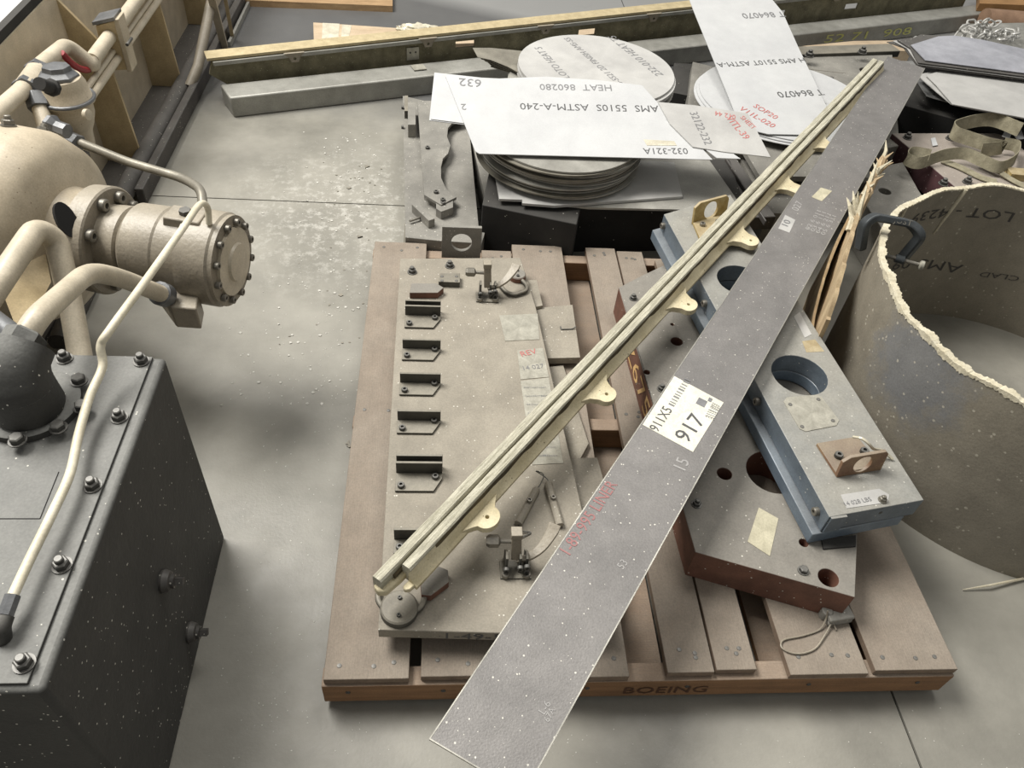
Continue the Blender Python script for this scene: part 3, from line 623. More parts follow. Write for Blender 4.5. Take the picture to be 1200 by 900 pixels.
# curved off-cuts leaning against the stack at its left
for k in range(5):
    z = .372-k*.009; sh_ = [(554+k*4, 56+k*2.4), (575, 56+k), (615, 60+k), (640, 66), (640, 98), (628, 97), (612, 87+k), (595, 78+k*1.5), (575, 70+k*2), (560+k*4, 67+k*2)]
    o = obj('curved_offcut', MB().prism(xy(sh_, z), z-.002, z), M_discd, None)
    tag(o, 'grey metal off-cut with a curved edge, poking out left of the upper discs', 'off-cut', 'curved off-cuts')

def sheet(name, px, zf, th, m, label, bevel=0, curl=None):
    pts = []
    for u, v in px:
        h = .36
        for _ in range(8): q = P(u, v, h); h = zf(q.x, q.y)
        pts.append(P(u, v, h))
    o = obj(name, MB().prism(pts, -th, 0, zf=zf), m, None); tag(o, label, 'sheet'); return o
ya = P(570, 180, ZT+.006).y
zA = lambda x, y: ZT+.006+max(0, (y-ya))*.29
zB = lambda x, y: zA(x, y)+.0035
s_l = sheet('white_sheet', [(509, 86), (602, 96), (640, 150), (545, 146), (503, 141)], lambda x, y: zA(x, y)-.003, .002, M_white, 'white sheet showing at the left from under the main lettered sheet')
s_l2 = sheet('white_sheet', [(512, 87), (560, 92), (580, 148), (545, 144.5), (505, 139.5)], zA, .0018, M_white, 'thin white sheet sandwiched directly above the left-hand under-sheet')
s_m = sheet('white_sheet', [(522, 90), (585, 93), (640, 91), (700, 95), (752, 101), (768, 118), (800, 150), (835, 187), (600, 181), (562, 180), (557, 177)], zB, .0022, M_white, 'largest white sheet, lettered AMS 5510S ASTM-A-240, across the lower discs')
def pl(u, v, zf, h=.4):
    for _ in range(8): q = P(u, v, h); h = zf(q.x, q.y)
    return q
for body, a, b, m_ in (('AMS  5510S  ASTM-A-240', (771, 124), (609, 121), M_black_ink), ('HEAT  860280', (716, 99), (632, 98), M_ink), ('632', (564, 93), (538, 91), M_ink), ('2', (546, 122), (540, 122), M_ink), ('032-321A', (805, 174), (753, 174), M_black_ink)):
    text(body, pl(*a, zB), pl(*b, zB), m_, s_m, zf=zB, hs=.95, lift=.0008)
obj('tape_patch', MB().prism([pl(u, v, zB) for u, v in ((754, 164), (790, 166), (793, 171), (758, 171))], .0005, .0012, zf=zB), M_plastic, s_m)
zC = lambda x, y: zB(x, y)+.004
s_u = sheet('white_sheet', [(780, 140), (800, 140), (868, 186), (840, 185)], lambda x, y: zB(x, y)+.001, .0016, M_white, 'white sheet whose corner juts out under the grey-white lettered sheet')
s_r = sheet('white_sheet', [(771, 120), (815, 124), (876, 133), (903, 184), (850, 178), (812, 172), (785, 145)], zC, .0025, M_white2, 'grey-white four-sided sheet with red and grey lettering, right of the largest sheet')
for body, a, b, m_ in (('32122-232', (808, 132), (826, 170), M_ink), ('VITL-39', (850, 138), (872, 164), M_redink), ('SHEET', (867, 138), (882, 152), M_redink), ('012 44', (862, 135), (838, 130), M_redink)):
    text(body, pl(*a, zC), pl(*b, zC), m_, s_r, zf=zC, hs=1.15, lift=.0008)
# round white sheets below the tall sheet
wz = .236
pd = P(915, 118, wz)
tb = obj('steel_block', MB().prism([(1.08, 2.32), (1.5, 2.34), (1.5, 2.75), (1.06, 2.72)], .181, .2), M_grey, None); tag(tb, 'flat grey packer under the round white sheets', 'block')
for k in range(3):
    o = obj('round_sheet', MB().lathe([(0, .335), (.0025, .335)], (pd.x+.012*k, pd.y+.01*k-.0, .226+k*.0042), n=72), M_white, None)
    tag(o, 'large round white sheet peeping out from under the tall lettered sheet', 'disc', 'round white sheets')
yb0 = P(900, 156, .25).y; yb1 = P(808, 0, .34).y
zD = lambda x, y: .2435+.125*max(0, min(1.3, (y-yb0)/(yb1-yb0)))**1.25
px = [(865, 143), (880, 151), (900, 156), (925, 158), (951, 158), (955, 150), (971, 131), (917, 14), (903, -3), (895, -14), (802, -14), (808, 0)]
pts = [pl(u, v, zD, .3) for u, v in px]
def grid_sheet(L0, L1, R0, R1, n=16):    # bends along its length
    b = MB(); rings = []
    for i in range(n+1):
        t = i/n; l = V(L0).lerp(V(L1), t); r = V(R0).lerp(V(R1), t); l.z = zD(l.x, l.y); r.z = zD(r.x, r.y); rings.append([l, r, r-V((0, 0, .0022)), l-V((0, 0, .0022))])
    return b.ringed(rings)
tall = obj('tall_sheet', grid_sheet(pl(876, 150, zD), pl(808-5.5, -14, zD), pl(955, 158, zD), pl(905, -14, zD)), M_white, None)
b = MB()
rows = [((808-7.5, -20), (893, -20)), ((808, 0), (903, -3)), ((815, 18), (917, 14)), ((830, 55), (935, 54)), ((845, 92), (953, 92)), ((858, 124), (968, 124)), ((865, 143), (966, 140)), ((878, 152), (957, 150)), ((900, 157), (951, 158))]
b.ringed([[pl(*a, zD), pl(*c, zD), pl(*c, zD)-V((0, 0, .0022)), pl(*a, zD)-V((0, 0, .0022))] for a, c in rows])
bpy.data.objects.remove(tall); tall = obj('white_sheet', b, M_white, None)
tag(tall, 'tall white sheet lettered 864070 bridging the far beams and the round sheets', 'sheet')
for body, a, b_, m_ in (('T 864070', (917, 14), (868, 16), M_ink), ('H AMS 5510T ASTM-A', (941, 68), (839, 74), M_black_ink), ('T 864070', (962, 105), (909, 108), M_black_ink), ('SOP20', (882, 125), (908, 140), M_redink), ('V11L-020', (865, 128), (905, 150), M_redink)):
    A_ = pl(*a, zD); B_ = pl(*b_, zD)
    text(body, A_, B_, m_, tall, zf=zD, hs=1.1, lift=.0012)

# ================================================================== FAR LONG BEAMS
ba = P(275, 138, 0); bb_ = P(1160, 33, .0); bd = (bb_-ba); bd.z = 0; bd.normalize(); bn = V((-bd.y, bd.x, 0))
Lb = (P(1160, 33, 0)-ba).length
box_beam = thing('box_beam', ba+bd*Lb/2+bn*.05, 'long dull aluminium box beam on the floor in front of the mossy channel', 'beam')
def BP(s, d, z): return ba+bd*s+bn*d+V((0, 0, z))
obj('tube_body', MB().hexa([BP(0, 0, 0), BP(Lb, 0, 0), BP(Lb+.03, .12, 0), BP(-.02, .12, 0)], [BP(-.005, .0, .082), BP(Lb, 0, .088), BP(Lb+.03, .12, .088), BP(-.02, .12, .082)]), M_alu, box_beam, bevel=.006)
tbx = box_beam
def beam_text(body, u0, v0, u1, v1, m):
    def on(u, v):
        r = ray(u, v); o_ = V((0, 0, HC)); t = (ba-o_).dot(bn)/r.dot(bn); return o_+r*t
    text(body, on(u0, v0), on(u1, v1), m, tbx, normal=-bn, hs=.4, lift=.002)
beam_text('52 71  908', 965, 50, 1066, 40, M_chalk)
mc = thing('mossy_channel', BP(Lb/2, .17, .09), 'long weathered green-brown channel beam with tabs, behind the aluminium box beam', 'beam')
c0_ = -.05; c1_ = Lb-.1
zb, zt = .03, .17; dch = .16
web_holes = []
def zc_(s): return 0
def BH(s, z): return BP(s, dch, z)
holes = []
for s in (1.02, 1.62, 2.72, 3.2): holes.append([(s-.045, .115), (s+.045, .115), (s+.045, .145), (s-.045, .145)])
web = obj('web', MB().prism([(c0_+.1, zb), (c1_, zb), (c1_, zt+.06), (2.2, zt+.03), (c0_+.02, zt), (c0_, zt-.06)], -.006, .006, holes=holes, xf=lambda p: BP(p.x, dch+p.z, p.y)), M_rust, mc)
obj('top_flange', MB().hexa([BP(c0_, dch-.02, zt-.002), BP(c1_, dch-.02, zt+.058), BP(c1_, dch+.05, zt+.058), BP(c0_, dch+.05, zt-.002)], [BP(c0_, dch-.02, zt+.008), BP(c1_, dch-.02, zt+.068), BP(c1_, dch+.05, zt+.068), BP(c0_, dch+.05, zt+.008)]), M_flange, mc)
obj('edge_lip', MB().bar(BP(c0_+.02, dch-.026, zt-.012), BP(c1_, dch-.026, zt+.048), .008, .014), M_alu, mc)
obj('bottom_flange', MB().box(None, (.001, .001, .001), m=Matrix.Translation(BP(1, dch, zb))).hexa([BP(.02, dch-.035, .012), BP(c1_, dch-.035, .012), BP(c1_, dch+.05, .012), BP(.02, dch+.05, .012)], [BP(.02, dch-.035, .03), BP(c1_, dch-.035, .03), BP(c1_, dch+.05, .03), BP(.02, dch+.05, .03)]), M_rust, mc)
for k, s in enumerate((.28, .84, 1.39, 1.95, 2.5, 3.05)):
    zz = zt-.018+.06*(s-c0_)/(c1_-c0_)
    o = obj('tab', MB().prism([(-.04, .018), (-.022, .0), (-.014, -.018), (.014, -.018), (.022, 0), (.04, .018)], -.005, .005, holes=[(0, -.004, .006)], xf=lambda p, s=s, zz=zz: BP(s+p.x, dch-.032+p.z, zz+p.y)), M_motor, mc)
for s in (.78, 2.62):
    o = obj('clip_plate', MB().box(None, (.055, .05, .003), m=Matrix.Translation(BP(s, .075, .088))@Matrix.Rotation(math.atan2(bd.y, bd.x), 4, 'Z')).hexa([BP(s-.027, dch-.012, .088), BP(s+.027, dch-.012, .088), BP(s+.027, dch-.009, .088), BP(s-.027, dch-.009, .088)], [BP(s-.027, dch-.012, .14), BP(s+.027, dch-.012, .14), BP(s+.027, dch-.009, .14), BP(s-.027, dch-.009, .14)]), M_tag, mc)
    for dx in (-.012, .012): put(NAIL, 'rivet', BP(s+dx, dch-.0125, .12), o, rotz(-bn), .9)
# plank with paper and a plastic bag behind
pk = obj('pale_plank', MB().prism(xy([(368, 57), (367, 26), (470, 33), (640, 30), (850, 30), (850, 40)], .05), .0, .05), M_plank, None, bevel=.002); tag(pk, 'pale wooden plank with taped papers lying behind the mossy channel', 'plank')
for a in ([(378, 27), (398, 28), (396, 52), (377, 52)], [(401, 29), (412, 30), (407, 52), (399, 52)]): obj('taped_paper', MB().prism(xy(a, .05), .05, .051), M_plastic, pk)
bagm = MB(); g = bagm.bm; c = P(492, 36, .075)
bmesh.ops.create_icosphere(g, subdivisions=4, radius=1)
for v_ in g.verts:
    n_ = v_.co.normalized(); f = 1+.18*math.sin(9*n_.x+3*n_.z)*math.cos(11*n_.y)+random.uniform(-.07, .07)
    v_.co = V((n_.x*.10*f, n_.y*.045*f, n_.z*.026*f))+c
bg_ = obj('plastic_bag', bagm, M_plastic, None, ang=20); tag(bg_, 'crumpled translucent plastic bag on the pale plank', 'bag')
o = obj('timber_plank', MB().prism(xy([(285, 0), (460, 7), (460, -14), (285, -20)], .03), 0, .03), M_cutwood, None); tag(o, 'timber plank lying on the dark floor at the top edge of the picture', 'plank')
o = obj('pink_plank', MB().prism(xy([(940, 54), (1068, 60), (1068, 47), (1000, 48)], .05), 0, .05), M_plank, None); tag(o, 'pinkish wooden plank end between the box beam and the stacked grey sheets', 'plank')
o = obj('cardboard_roll', MB().cyl(P(1152, 26, .07), P(1330, 40, .07), .07, n=28), M_roll, None); tag(o, 'brown cardboard roll at the top right behind the chain', 'roll')
o = obj('orange_board', MB().prism(xy([(1148, 4), (1260, 8), (1260, -22), (1148, -22)], .13), .09, .13), M_orange, None); tag(o, 'orange-brown board at the very top right corner', 'board')

# ================================================================== BACK-RIGHT GREY FIXTURE
gf = thing('grey_bed_fixture', (1.6, 2.95, 0), 'broad dusty grey bed fixture with bolts behind the far end of the steel strip', 'fixture')
gbz = .18
gh = []
for u, v, r in ((1017, 83, .035),): q = P(u, v, gbz); gh.append((q.x, q.y, r))
obj('bed_plate', MB().prism([P(860, 172, gbz), P(1010, 178, gbz), (1.72, 2.62), P(1046, 64, gbz), P(895, 68, gbz)], .0, gbz, holes=gh), M_grey, gf, bevel=.003)
obj('rear_bar', MB().bar(P(900, 64, .18), P(1048, 59, .18), .08, .03), M_bracket, gf, bevel=.003)
for u, v in ((972, 98), (1010, 62), (948, 66)): put(BOLTD, 'bolt', P(u, v, gbz if v > 70 else .215), gf, scale=1.5)
obj('score_line', MB().bar(P(948, 81, gbz+.0005), P(992, 86, gbz+.0005), .003, .001), M_bracket, gf)
gb = obj('grey_post', MB().prism([P(806, 122, .18), P(836, 128, .18), P(838, 78, .18), P(812, 72, .18)], .0, .18), M_grey, None, bevel=.004); tag(gb, 'stubby grey steel post between the white sheets under the box beam', 'post')
dk = obj('dark_block', MB().prism([P(786, 108, .13), P(806, 112, .13), P(818, 75, .13), P(790, 74, .13)], .0, .13), M_black, None); tag(dk, 'small black block left of the stubby grey post', 'block')
sb = obj('steel_section', MB().bar(P(842, 188, .17), P(890, 262, .17), .10, .05).bar(P(850, 188, .20), P(897, 262, .20), .006, .02), M_grime, None, bevel=.003); tag(sb, 'dark grimy steel section behind the yellow lifting lug', 'section')
gs = obj('grey_block', MB().prism([P(868, 186, .13), P(1000, 196, .13), P(985, 250, .13), P(900, 250, .13)], .0, .13), M_grey, None); tag(gs, 'grey slab in the shade between the blue block and the bed fixture', 'slab')

# ================================================================== RIGHT: STACKED GREY SHEETS, CHAIN, STRAP, MAUVE FIXTURE
shelf = obj('dark_bench', MB().prism([P(1040, 118, .22), P(1140, 145, .22), (2.9, 2.45), (3.1, 3.3), (1.95, 3.25)], .0, .22), M_black, None, bevel=.003); tag(shelf, 'dark bench under the stacked grey sheets at the right edge', 'bench')
zz = .222
rs = random.Random(11)
for k in range(12):
    th = .0075; j = rs.uniform(-13, 13); w = rs.uniform(-8, 8)
    o = obj('cut_sheet', MB().prism(xy([(1086+j, 88+w*.4), (1098+j, 104+w), (1132+w*2, 122+w*.4), (1260, 146), (1290, 100), (1110+j, 78)], .24+k*.007), zz, zz+th*.35), (M_dsheet2, M_dsheet, M_white2)[k % 3 if k < 9 else 2], None)
    tag(o, 'grey cut sheet in the lower tier at the right, beneath the wide bluish sheet', 'sheet', 'cut sheets in the lower tier'); zz += th
for k in range(4):
    th = .0065; j = rs.uniform(-12, 12); last = k == 3
    zt_ = zz+.008
    p_ = [(1083, 74), (1215, 91), (1330, 106), (1330, 84), (1200, 61), (1150, 50), (1117, 45), (1098, 46), (1066, 56)] if last else [(1044+k*6+j*.5, 47+k*.6), (1060+k*3, 54+k*2), (1078+j*.3, 75), (1215, 93), (1330, 108), (1330, 86), (1200, 63), (1150, 51), (1110, 44), (1068+k*5, 42), (1062+k*5, 45)]
    o = obj('cut_sheet', MB().prism(xy(p_, .33), zt_, zt_+.0028), M_dsheet if last else (M_grime, M_white2)[k % 2], None)
    tag(o, 'wide bluish-grey cut sheet, topmost of the stack at the right' if last else 'grey cut sheet with notched left end in the upper tier at the right', 'sheet', 'cut sheets in the upper tier'); zz += th
# chain
chn = thing('steel_chain', P(1150, 42, .18), 'heap of bright steel chain behind the bluish cut sheets', 'chain')
lk = MB(); rings = []
for k in range(20):
    a = 2*math.pi*k/20; ex = .011 if math.cos(a) > 0 else -.011; cpt = V((math.cos(a)*.013+ex, math.sin(a)*.013, 0)); dr = V((math.cos(a), math.sin(a), 0))
    rings.append([cpt+dr*.0042*math.cos(2*math.pi*j/8)+V((0, 0, 1))*.0042*math.sin(2*math.pi*j/8) for j in range(8)])
lk.ringed(rings, closed=True); LINK = proto(lk, M_chain)
cpath = smooth([P(u, v, .17+.03*math.sin(i)) for i, (u, v) in enumerate(((1122, 45), (1130, 36), (1145, 34), (1158, 33), (1164, 40), (1150, 43), (1136, 46), (1128, 40), (1142, 48), (1160, 46), (1172, 44), (1182, 43), (1190, 46), (1180, 49), (1168, 50)))], 7)
acc = 0.0; last_ = cpath[0]; ci = 0; pts_l = [cpath[0]]
for p in cpath[1:]:
    while (p-last_).length > .040: last_ = last_+(p-last_).normalized()*.040; pts_l.append(last_.copy())
for i, p in enumerate(pts_l[:-1]):
    d = (pts_l[i+1]-p).normalized(); q = d.to_track_quat('X', 'Z').to_euler(); q.x += (math.pi/2 if i % 2 else 0)+random.uniform(.1, .8); put(LINK, 'link', p+V((0, 0, .014+.01*(i % 3))), chn, q, 1.15)
pdt = obj('low_table', MB().prism(xy([(1112, 52), (1230, 60), (1230, 26), (1128, 28)], .13), 0, .13), M_alu, None); tag(pdt, 'low grey metal box under the steel chain', 'box')

mv = thing('mauve_fixture', (2.0, 2.45, 0), 'dusty fixture with mauve painted sides and bolts under the webbing strap', 'fixture')
mz = .2
obj('deck_plate', MB().prism([P(1045, 156, mz), P(1180, 156, mz), P(1225, 200, mz), (2.5, 2.2), (1.93, 2.05), P(1120, 219, mz), P(1092, 195, mz)], mz-.1, mz), M_mauve, mv, bevel=.003)
obj('under_block', MB().prism([(1.78, 2.62), (2.3, 2.62), (2.4, 2.2), (1.9, 2.2)], 0, mz-.1), M_black, mv)
for u, v in ((1063, 162), (1113, 163), (1105, 216), (1133, 214)): put(BOLTD, 'bolt', P(u, v, mz), mv, scale=1.25)
gh2 = P(1037, 224, .16)
hp = obj('holed_plate', MB().prism([P(1028, 196, .16), P(1058, 190, .16), P(1076, 222, .16), (1.66, 2.0), (1.45, 2.0), P(1015, 240, .16)], .0, .16, holes=[(gh2.x, gh2.y, .022)]), M_grey, None, bevel=.002)
tag(hp, 'grey plate with a dark round hole, between the torn liner and the mauve fixture', 'plate')
yb = obj('yellow_bar', MB().bar(P(1180, 204, .21), P(1260, 212, .21), .05, .03), M_yel, None); tag(yb, 'short yellow bar at the right edge beside the webbing strap', 'bar')

def ribbon(path, w, th=.003, upf=None):
    pts = smooth(path, 8); b = MB(); rings = []; n = len(pts)
    for i, p in enumerate(pts):
        t = (pts[min(i+1, n-1)]-pts[max(i-1, 0)]).normalized(); up = upf(i/(n-1)) if upf else V((0, 0, 1)); up = (up-t*up.dot(t)).normalized(); s_ = t.cross(up)
        rings.append([p+up*w/2+s_*th/2, p+up*w/2-s_*th/2, p-up*w/2-s_*th/2, p-up*w/2+s_*th/2])
    return b.ringed(rings)
st = thing('webbing_strap', P(1130, 190, mz), 'loose olive-grey webbing strap looped over the mauve fixture', 'strap')
vz = lambda t: V((.05, .25, 1))
obj('strap_loop', ribbon([P(1196, 152, .28), P(1160, 140, .27), P(1120, 148, .25), P(1119, 156, .245), P(1135, 162, .24), P(1160, 170, .24), P(1174, 173, .235), P(1150, 176, .225)], .05, upf=vz), M_strap, st)
obj('strap_loop', ribbon([P(1090, 182, .245), P(1070, 179, .235), P(1063, 186, .225), P(1078, 191, .222), P(1105, 182, .235), P(1130, 180, .24), P(1150, 188, .24), P(1172, 196, .235), P(1190, 186, .24), P(1192, 172, .24), P(1176, 168, .24)], .042, upf=lambda t: V((.1, .4, 1))), M_strap, st)
obj('strap_tail', ribbon([P(1104, 188, .206), P(1125, 196, .206), P(1150, 208, .206), P(1168, 213, .206)], .035, upf=lambda t: V((.7, 1, .05))), M_strap, st)
obj('strap_tail', ribbon([P(1150, 190, .22), P(1172, 202, .215), P(1190, 213, .21), P(1210, 222, .21)], .02, upf=lambda t: V((.6, 1, .4))), M_strap, st)
for pts_ in ([(1182, 160), (1192, 152), (1197, 168), (1189, 169)], [(1171, 165), (1178, 151), (1184, 158), (1180, 168)], [(1091, 162), (1096, 161), (1099, 170), (1093, 171)]):
    o = obj('paper_scrap', MB().prism(xy(pts_, .205), .2035, .205, zf=lambda x, y: .02 if pts_[0][0] > 1150 else 0), M_white, None)
    tag(o, {1182: 'white paper scrap tucked beneath the strap at the right edge', 1171: 'grey-white paper scrap just left of the brighter one under the strap', 1091: 'little white paper scrap on the mauve fixture between its bolts'}[pts_[0][0]], 'paper')

# ================================================================== ROUND SHELL (large ring of sheet with a frayed rim) AND C-CLAMP
sx, sy, sr_, shh = 1.553, 1.36, .503, .47
shell = thing('ring_shell', (sx, sy, 0), 'big open grey-brown ring of sheet with frayed cream rim, standing on the floor at right', 'shell')
rr = random.Random(5); n = 160; b = MB(); rings = []
def rim_h(a): return shh-.004+.006*math.sin(5*a)+.004*math.sin(17*a)
for k in range(n):
    a = 2*math.pi*k/n; d = V((math.cos(a), math.sin(a), 0)); o_ = V((sx, sy, 0))
    rings.append([o_+d*sr_, o_+d*sr_+V((0, 0, rim_h(a))), o_+d*(sr_-.011)+V((0, 0, rim_h(a))), o_+d*(sr_-.011)])
b.ringed(rings, closed=True); shw = obj('shell_wall', b, M_shell, shell, ang=50)
b = MB(); rings = []; n = 900
for k in range(n):
    a = 2*math.pi*k/n; d = V((math.cos(a), math.sin(a), 0)); o_ = V((sx, sy, 0)); front = max(0, math.cos(a-math.radians(205)))**.5
    j = lambda q: rr.uniform(-q, q)*.45; sl = .5+.5*math.sin(9*a)*math.sin(23*a+1)+.3*math.sin(61*a)
    wi = .002+.008*front*max(.15, sl); ti = .002+.004*front*max(.2, sl)
    rings.append([o_+d*(sr_+.0015+j(.0015))+V((0, 0, rim_h(a)-ti*1.6+j(.005*front+.001))), o_+d*(sr_+.0015+j(.002))+V((0, 0, rim_h(a)+ti+j(.002))), o_+d*(sr_-.010-wi+j(.005*front+.0005))+V((0, 0, rim_h(a)+ti*.8+j(.003))), o_+d*(sr_-.0125-wi*.3)+V((0, 0, rim_h(a)-ti))])
b.ringed(rings, closed=True); obj('frayed_rim', b, M_fray, shell, ang=30)
def inner(u, v):     # point on the inside wall seen through pixel
    r = ray(u, v); o_ = V((0, 0, HC)); R_ = sr_-.0125
    ax_, ay_ = r.x, r.y; bx, by = -sx, -sy; aa = ax_*ax_+ay_*ay_; bb2 = 2*(ax_*bx+ay_*by); cc = bx*bx+by*by-R_*R_
    t = (-bb2+math.sqrt(max(0, bb2*bb2-4*aa*cc)))/(2*aa); return o_+r*t
def inner_text(body, a, b_, m, hs=1.0):
    A_ = inner(*a); B_ = inner(*b_); t0 = math.atan2(A_.y-sy, A_.x-sx); t1 = math.atan2(B_.y-sy, B_.x-sx); R_ = sr_-.0122
    L_ = abs(t1-t0)*R_
    def f(s, t):
        an = t0+(t1-t0)*s; z_ = A_.z+(B_.z-A_.z)*s-t*L_*hs; return V((sx+R_*math.cos(an), sy+R_*math.sin(an), z_))
    return text(body, None, None, m, shw, mapf=f)
for t_, p_, q_ in (('LOT - 4239', (1190, 250), (1072, 252)), ('AMS-09', (1130, 311), (1050, 306)), ('5-CRES CLAD', (1260, 340), (1150, 319))): inner_text(t_, p_, q_, M_drum, .6)
for a, b_ in (((1132, 222), (1094, 274)), ((1062, 242), (1052, 262))):
    A_ = inner(*a); B_ = inner(*b_); obj('resin_run', MB().tube([A_, A_.lerp(B_, .5)+V((0, 0, 0)), B_], [.006, .005, .002], 8), M_yel if False else M_fray, shell)
# torn veneer liner standing beside it
ln = thing('torn_liner', P(985, 330, .3)*1.0, 'torn tan veneer liner with splintered top, between the steel strip and the ring shell', 'liner')
for dx_, hh_ in ((-.03, -.06),):
    b = MB(); rings = []
    for k in range(24):
        t = k/23; p = P(1016, 214, .40).lerp(P(958, 385, .31), t)+V((dx_*math.sin(3*t), 0, 0)); h_ = p.z+hh_*t+rr.uniform(-.006, .006); p.z = 0
        rings.append([p, p+V((-.006+.008*math.sin(k*.5), 0, h_*.5)), p+V((0, 0, h_)), p+V((.008, 0, h_-.003)), p+V((.008, 0, 0))])
    b.ringed(rings); obj('veneer_sheet', b, M_ply, ln, ang=25)
lp_ = smooth([P(1036, 188, .42), P(1022, 210, .42), P(1004, 250, .415), P(992, 290, .405), (P(980, 335, .38)), P(968, 375, .34)], 6)
b = MB(); rings = []
for k, p in enumerate(lp_):
    hgt = p.z+rr.uniform(-.008, .008); p = V((p.x, p.y, 0)); w = .006*math.sin(k*.45)
    rings.append([p+V((w-.01, 0, 0)), p+V((w, 0, hgt*.5)), p+V((0, 0, hgt)), p+V((.012, 0, hgt-.003)), p+V((w+.012, 0, hgt*.5)), p+V((w+.002, 0, 0))])
b.ringed(rings); obj('veneer_sheet', b, M_ply, ln, ang=25)
for k in range(22):
    p = lp_[rr.randint(0, 14)]; p = p+V((rr.uniform(-.006, .012), 0, -.02)); q = p+V((rr.uniform(-.02, .05), rr.uniform(.0, .07), rr.uniform(.02, .07)))
    obj('splinter', MB().tube([p, p.lerp(q, .5)+V((rr.uniform(-.01, .01), 0, .008)), q], [.009, .006, .001], 5), M_ply if k % 2 else M_fray, ln, ang=20)
# C-clamp
cc_ = thing('c_clamp', P(1045, 268, shh), 'black cast C-clamp biting the rim of the ring shell', 'clamp')
cz = shh+.03
q = [P(1008, 292, .43), P(1013, 262, .50), P(1024, 254, .515), P(1068, 262, .515), P(1080, 276, .50), P(1058, 302, .42)]
obj('clamp_frame', MB().sweep(bend(q, .02, 5), [(-.010, -.013), (.010, -.013), (.010, .013), (-.010, .013)], up=(.3, -1, .4)), M_clamp, cc_, bevel=.004)
s_a = P(1040, 300, .43); s_b = P(1077, 310, .43)
obj('clamp_screw', MB().cyl(s_a, s_b, .005, n=12).lathe([(0, .009), (.01, .009)], s_a, s_a-s_b, 14), M_bolt, cc_)
obj('screw_boss', MB().cyl(s_a.lerp(s_b, .25), s_a.lerp(s_b, .52), .0105, n=16), M_clamp, cc_)
obj('screw_button', MB().lathe([(0, .008), (.003, .012), (.010, .012), (.013, .006)], s_b, s_b-s_a, 18), M_tag, cc_)
text('ADJUST', q[2]+V((.012, -.012, .0)), q[3]+V((-.006, -.012, .0)), M_bolt, cc_, normal=(0, -.8, .6), lift=.004, hs=.9)
o = obj('resin_flake', MB().tube([P(1128, 691, .004), P(1160, 686, .012), P(1200, 678, .006), P(1240, 676, .004)], [.001, .003, .0035, .002], 6), M_fray, None); tag(o, 'thin curled resin flake on the floor under the ring shell', 'flake')

# ================================================================== DARK OIL TANK
TZ = .564
tk = thing('oil_tank', (-.8, .72, 0), 'dark grey steel oil tank with bolted lid in the left foreground', 'tank')
x1 = -.472
def tp_(x, y, z): return V((x, y, z))
obj('tank_body', MB().box((-.89, .71, .282), (.836, .585, .564)), M_tank, tk, bevel=.008)
obj('tank_lid', MB().box((-.915, .712, TZ+.002), (.846, .572, .006)), M_tank, tk, bevel=.001)
LZ = TZ+.005
for u, v in ((166, 424), (140, 490), (109, 570), (73, 663), (29, 778), (76, 421)): put(BOLTD, 'bolt', P(u, v, LZ), tk, (0, 0, random.random()), 1.0)
for u0, v0, u1, v1 in ((69, 553, 47, 608), (47, 608, -30, 608)): obj('engraved_line', MB().bar(P(u0, v0, LZ), P(u1, v1, LZ), .0015, .0008), M_hole, tk)
fc_ = P(38, 478, LZ)
fl_ = obj('flange', MB().lathe([(0, .074), (.012, .074), (.0135, .071)], fc_, n=48), M_tank, tk)
for u, v in ((93, 447), (69, 502), (21, 517), (97, 478), (30, 432)): put(HEX, 'bolt', P(u, v, LZ+.0135), fl_, (0, 0, random.random()), 1.0)
ec = P(36, 478, LZ+.014); 
el = obj('pipe_elbow', MB().lathe([(0, .049), (.006, .052), (.05, .049)], ec, n=32).tube(smooth([ec+V((0, 0, .04)), ec+V((0, .002, .06)), ec+V((0, .016, .085)), ec+V((.004, .04, .098))], 5), [.049]*6+[.048]*10, 28), M_tank, tk, ang=50)
ed = ec+V((.004, .04, .098)); ev = (P(62, 365, .70)-P(46, 400, .68)); 
ev = V((.03, .09, .035)).normalized()
obj('hex_nut', MB().lathe([(0, .03), (.03, .03), (.034, .024)], ed-ev*.01, ev, 6), M_tank, el, ang=25)
for (u, v), z_ in (((190, 681), 0), ((221, 741), 0)):
    q = PX(u, v, -.472); o = obj('drain_plug', MB().lathe([(0, .02), (.004, .021), (.014, .0175), (.016, .013), (.022, .013), (.0225, .009)], q, (1, 0, 0), 24).lathe([(.022, .0085), (.036, .0085)], q, (1, 0, 0), 4), M_grime if z_ == 0 else M_motor, tk, ang=25)

# ================================================================== BEIGE MACHINE (hydraulic unit) on the left
mh = thing('hydraulic_machine', (-1.1, 2.2, 0), 'beige machine base with pump, motor and pipework along the left side', 'machine')
obj('side_web', MB().box((-1.19, 3.2, .29), (.03, 4.6, .58)), M_beige, mh)
obj('top_deck', MB().box((-1.75, 3.2, .592), (1.1, 4.6, .02)), M_white, mh)
obj('deck_edge', MB().box((-1.19, 3.2, .590), (.022, 4.6, .03)), M_black, mh)
obj('foot_flange', MB().box((-1.13, 3.2, .006), (.12, 4.6, .012)), M_grime, mh)
obj('rear_panel', MB().box((-1.10, 4.3, .09), (.10, 1.1, .18)), M_beige, mh)
for y in (1.92, 2.55, 3.13, 3.75, 4.3): obj('rib', MB().prism([(-1.176, .012), (-1.055, .012), (-1.075, .42), (-1.176, .56)], -.006, .006, xf=lambda p, y=y: V((p.x, y+p.z, p.y))), M_tan, mh, bevel=.0015)
obj('floor_pipe', MB().cyl((-1.045, 2.36, .035), (-1.03, 5.2, .035), .034, n=20), M_grime, mh)
obj('floor_angle', MB().bar((-.995, 2.30, .03), (-.975, 5.2, .03), .03, .06), M_grime, mh, bevel=.004)
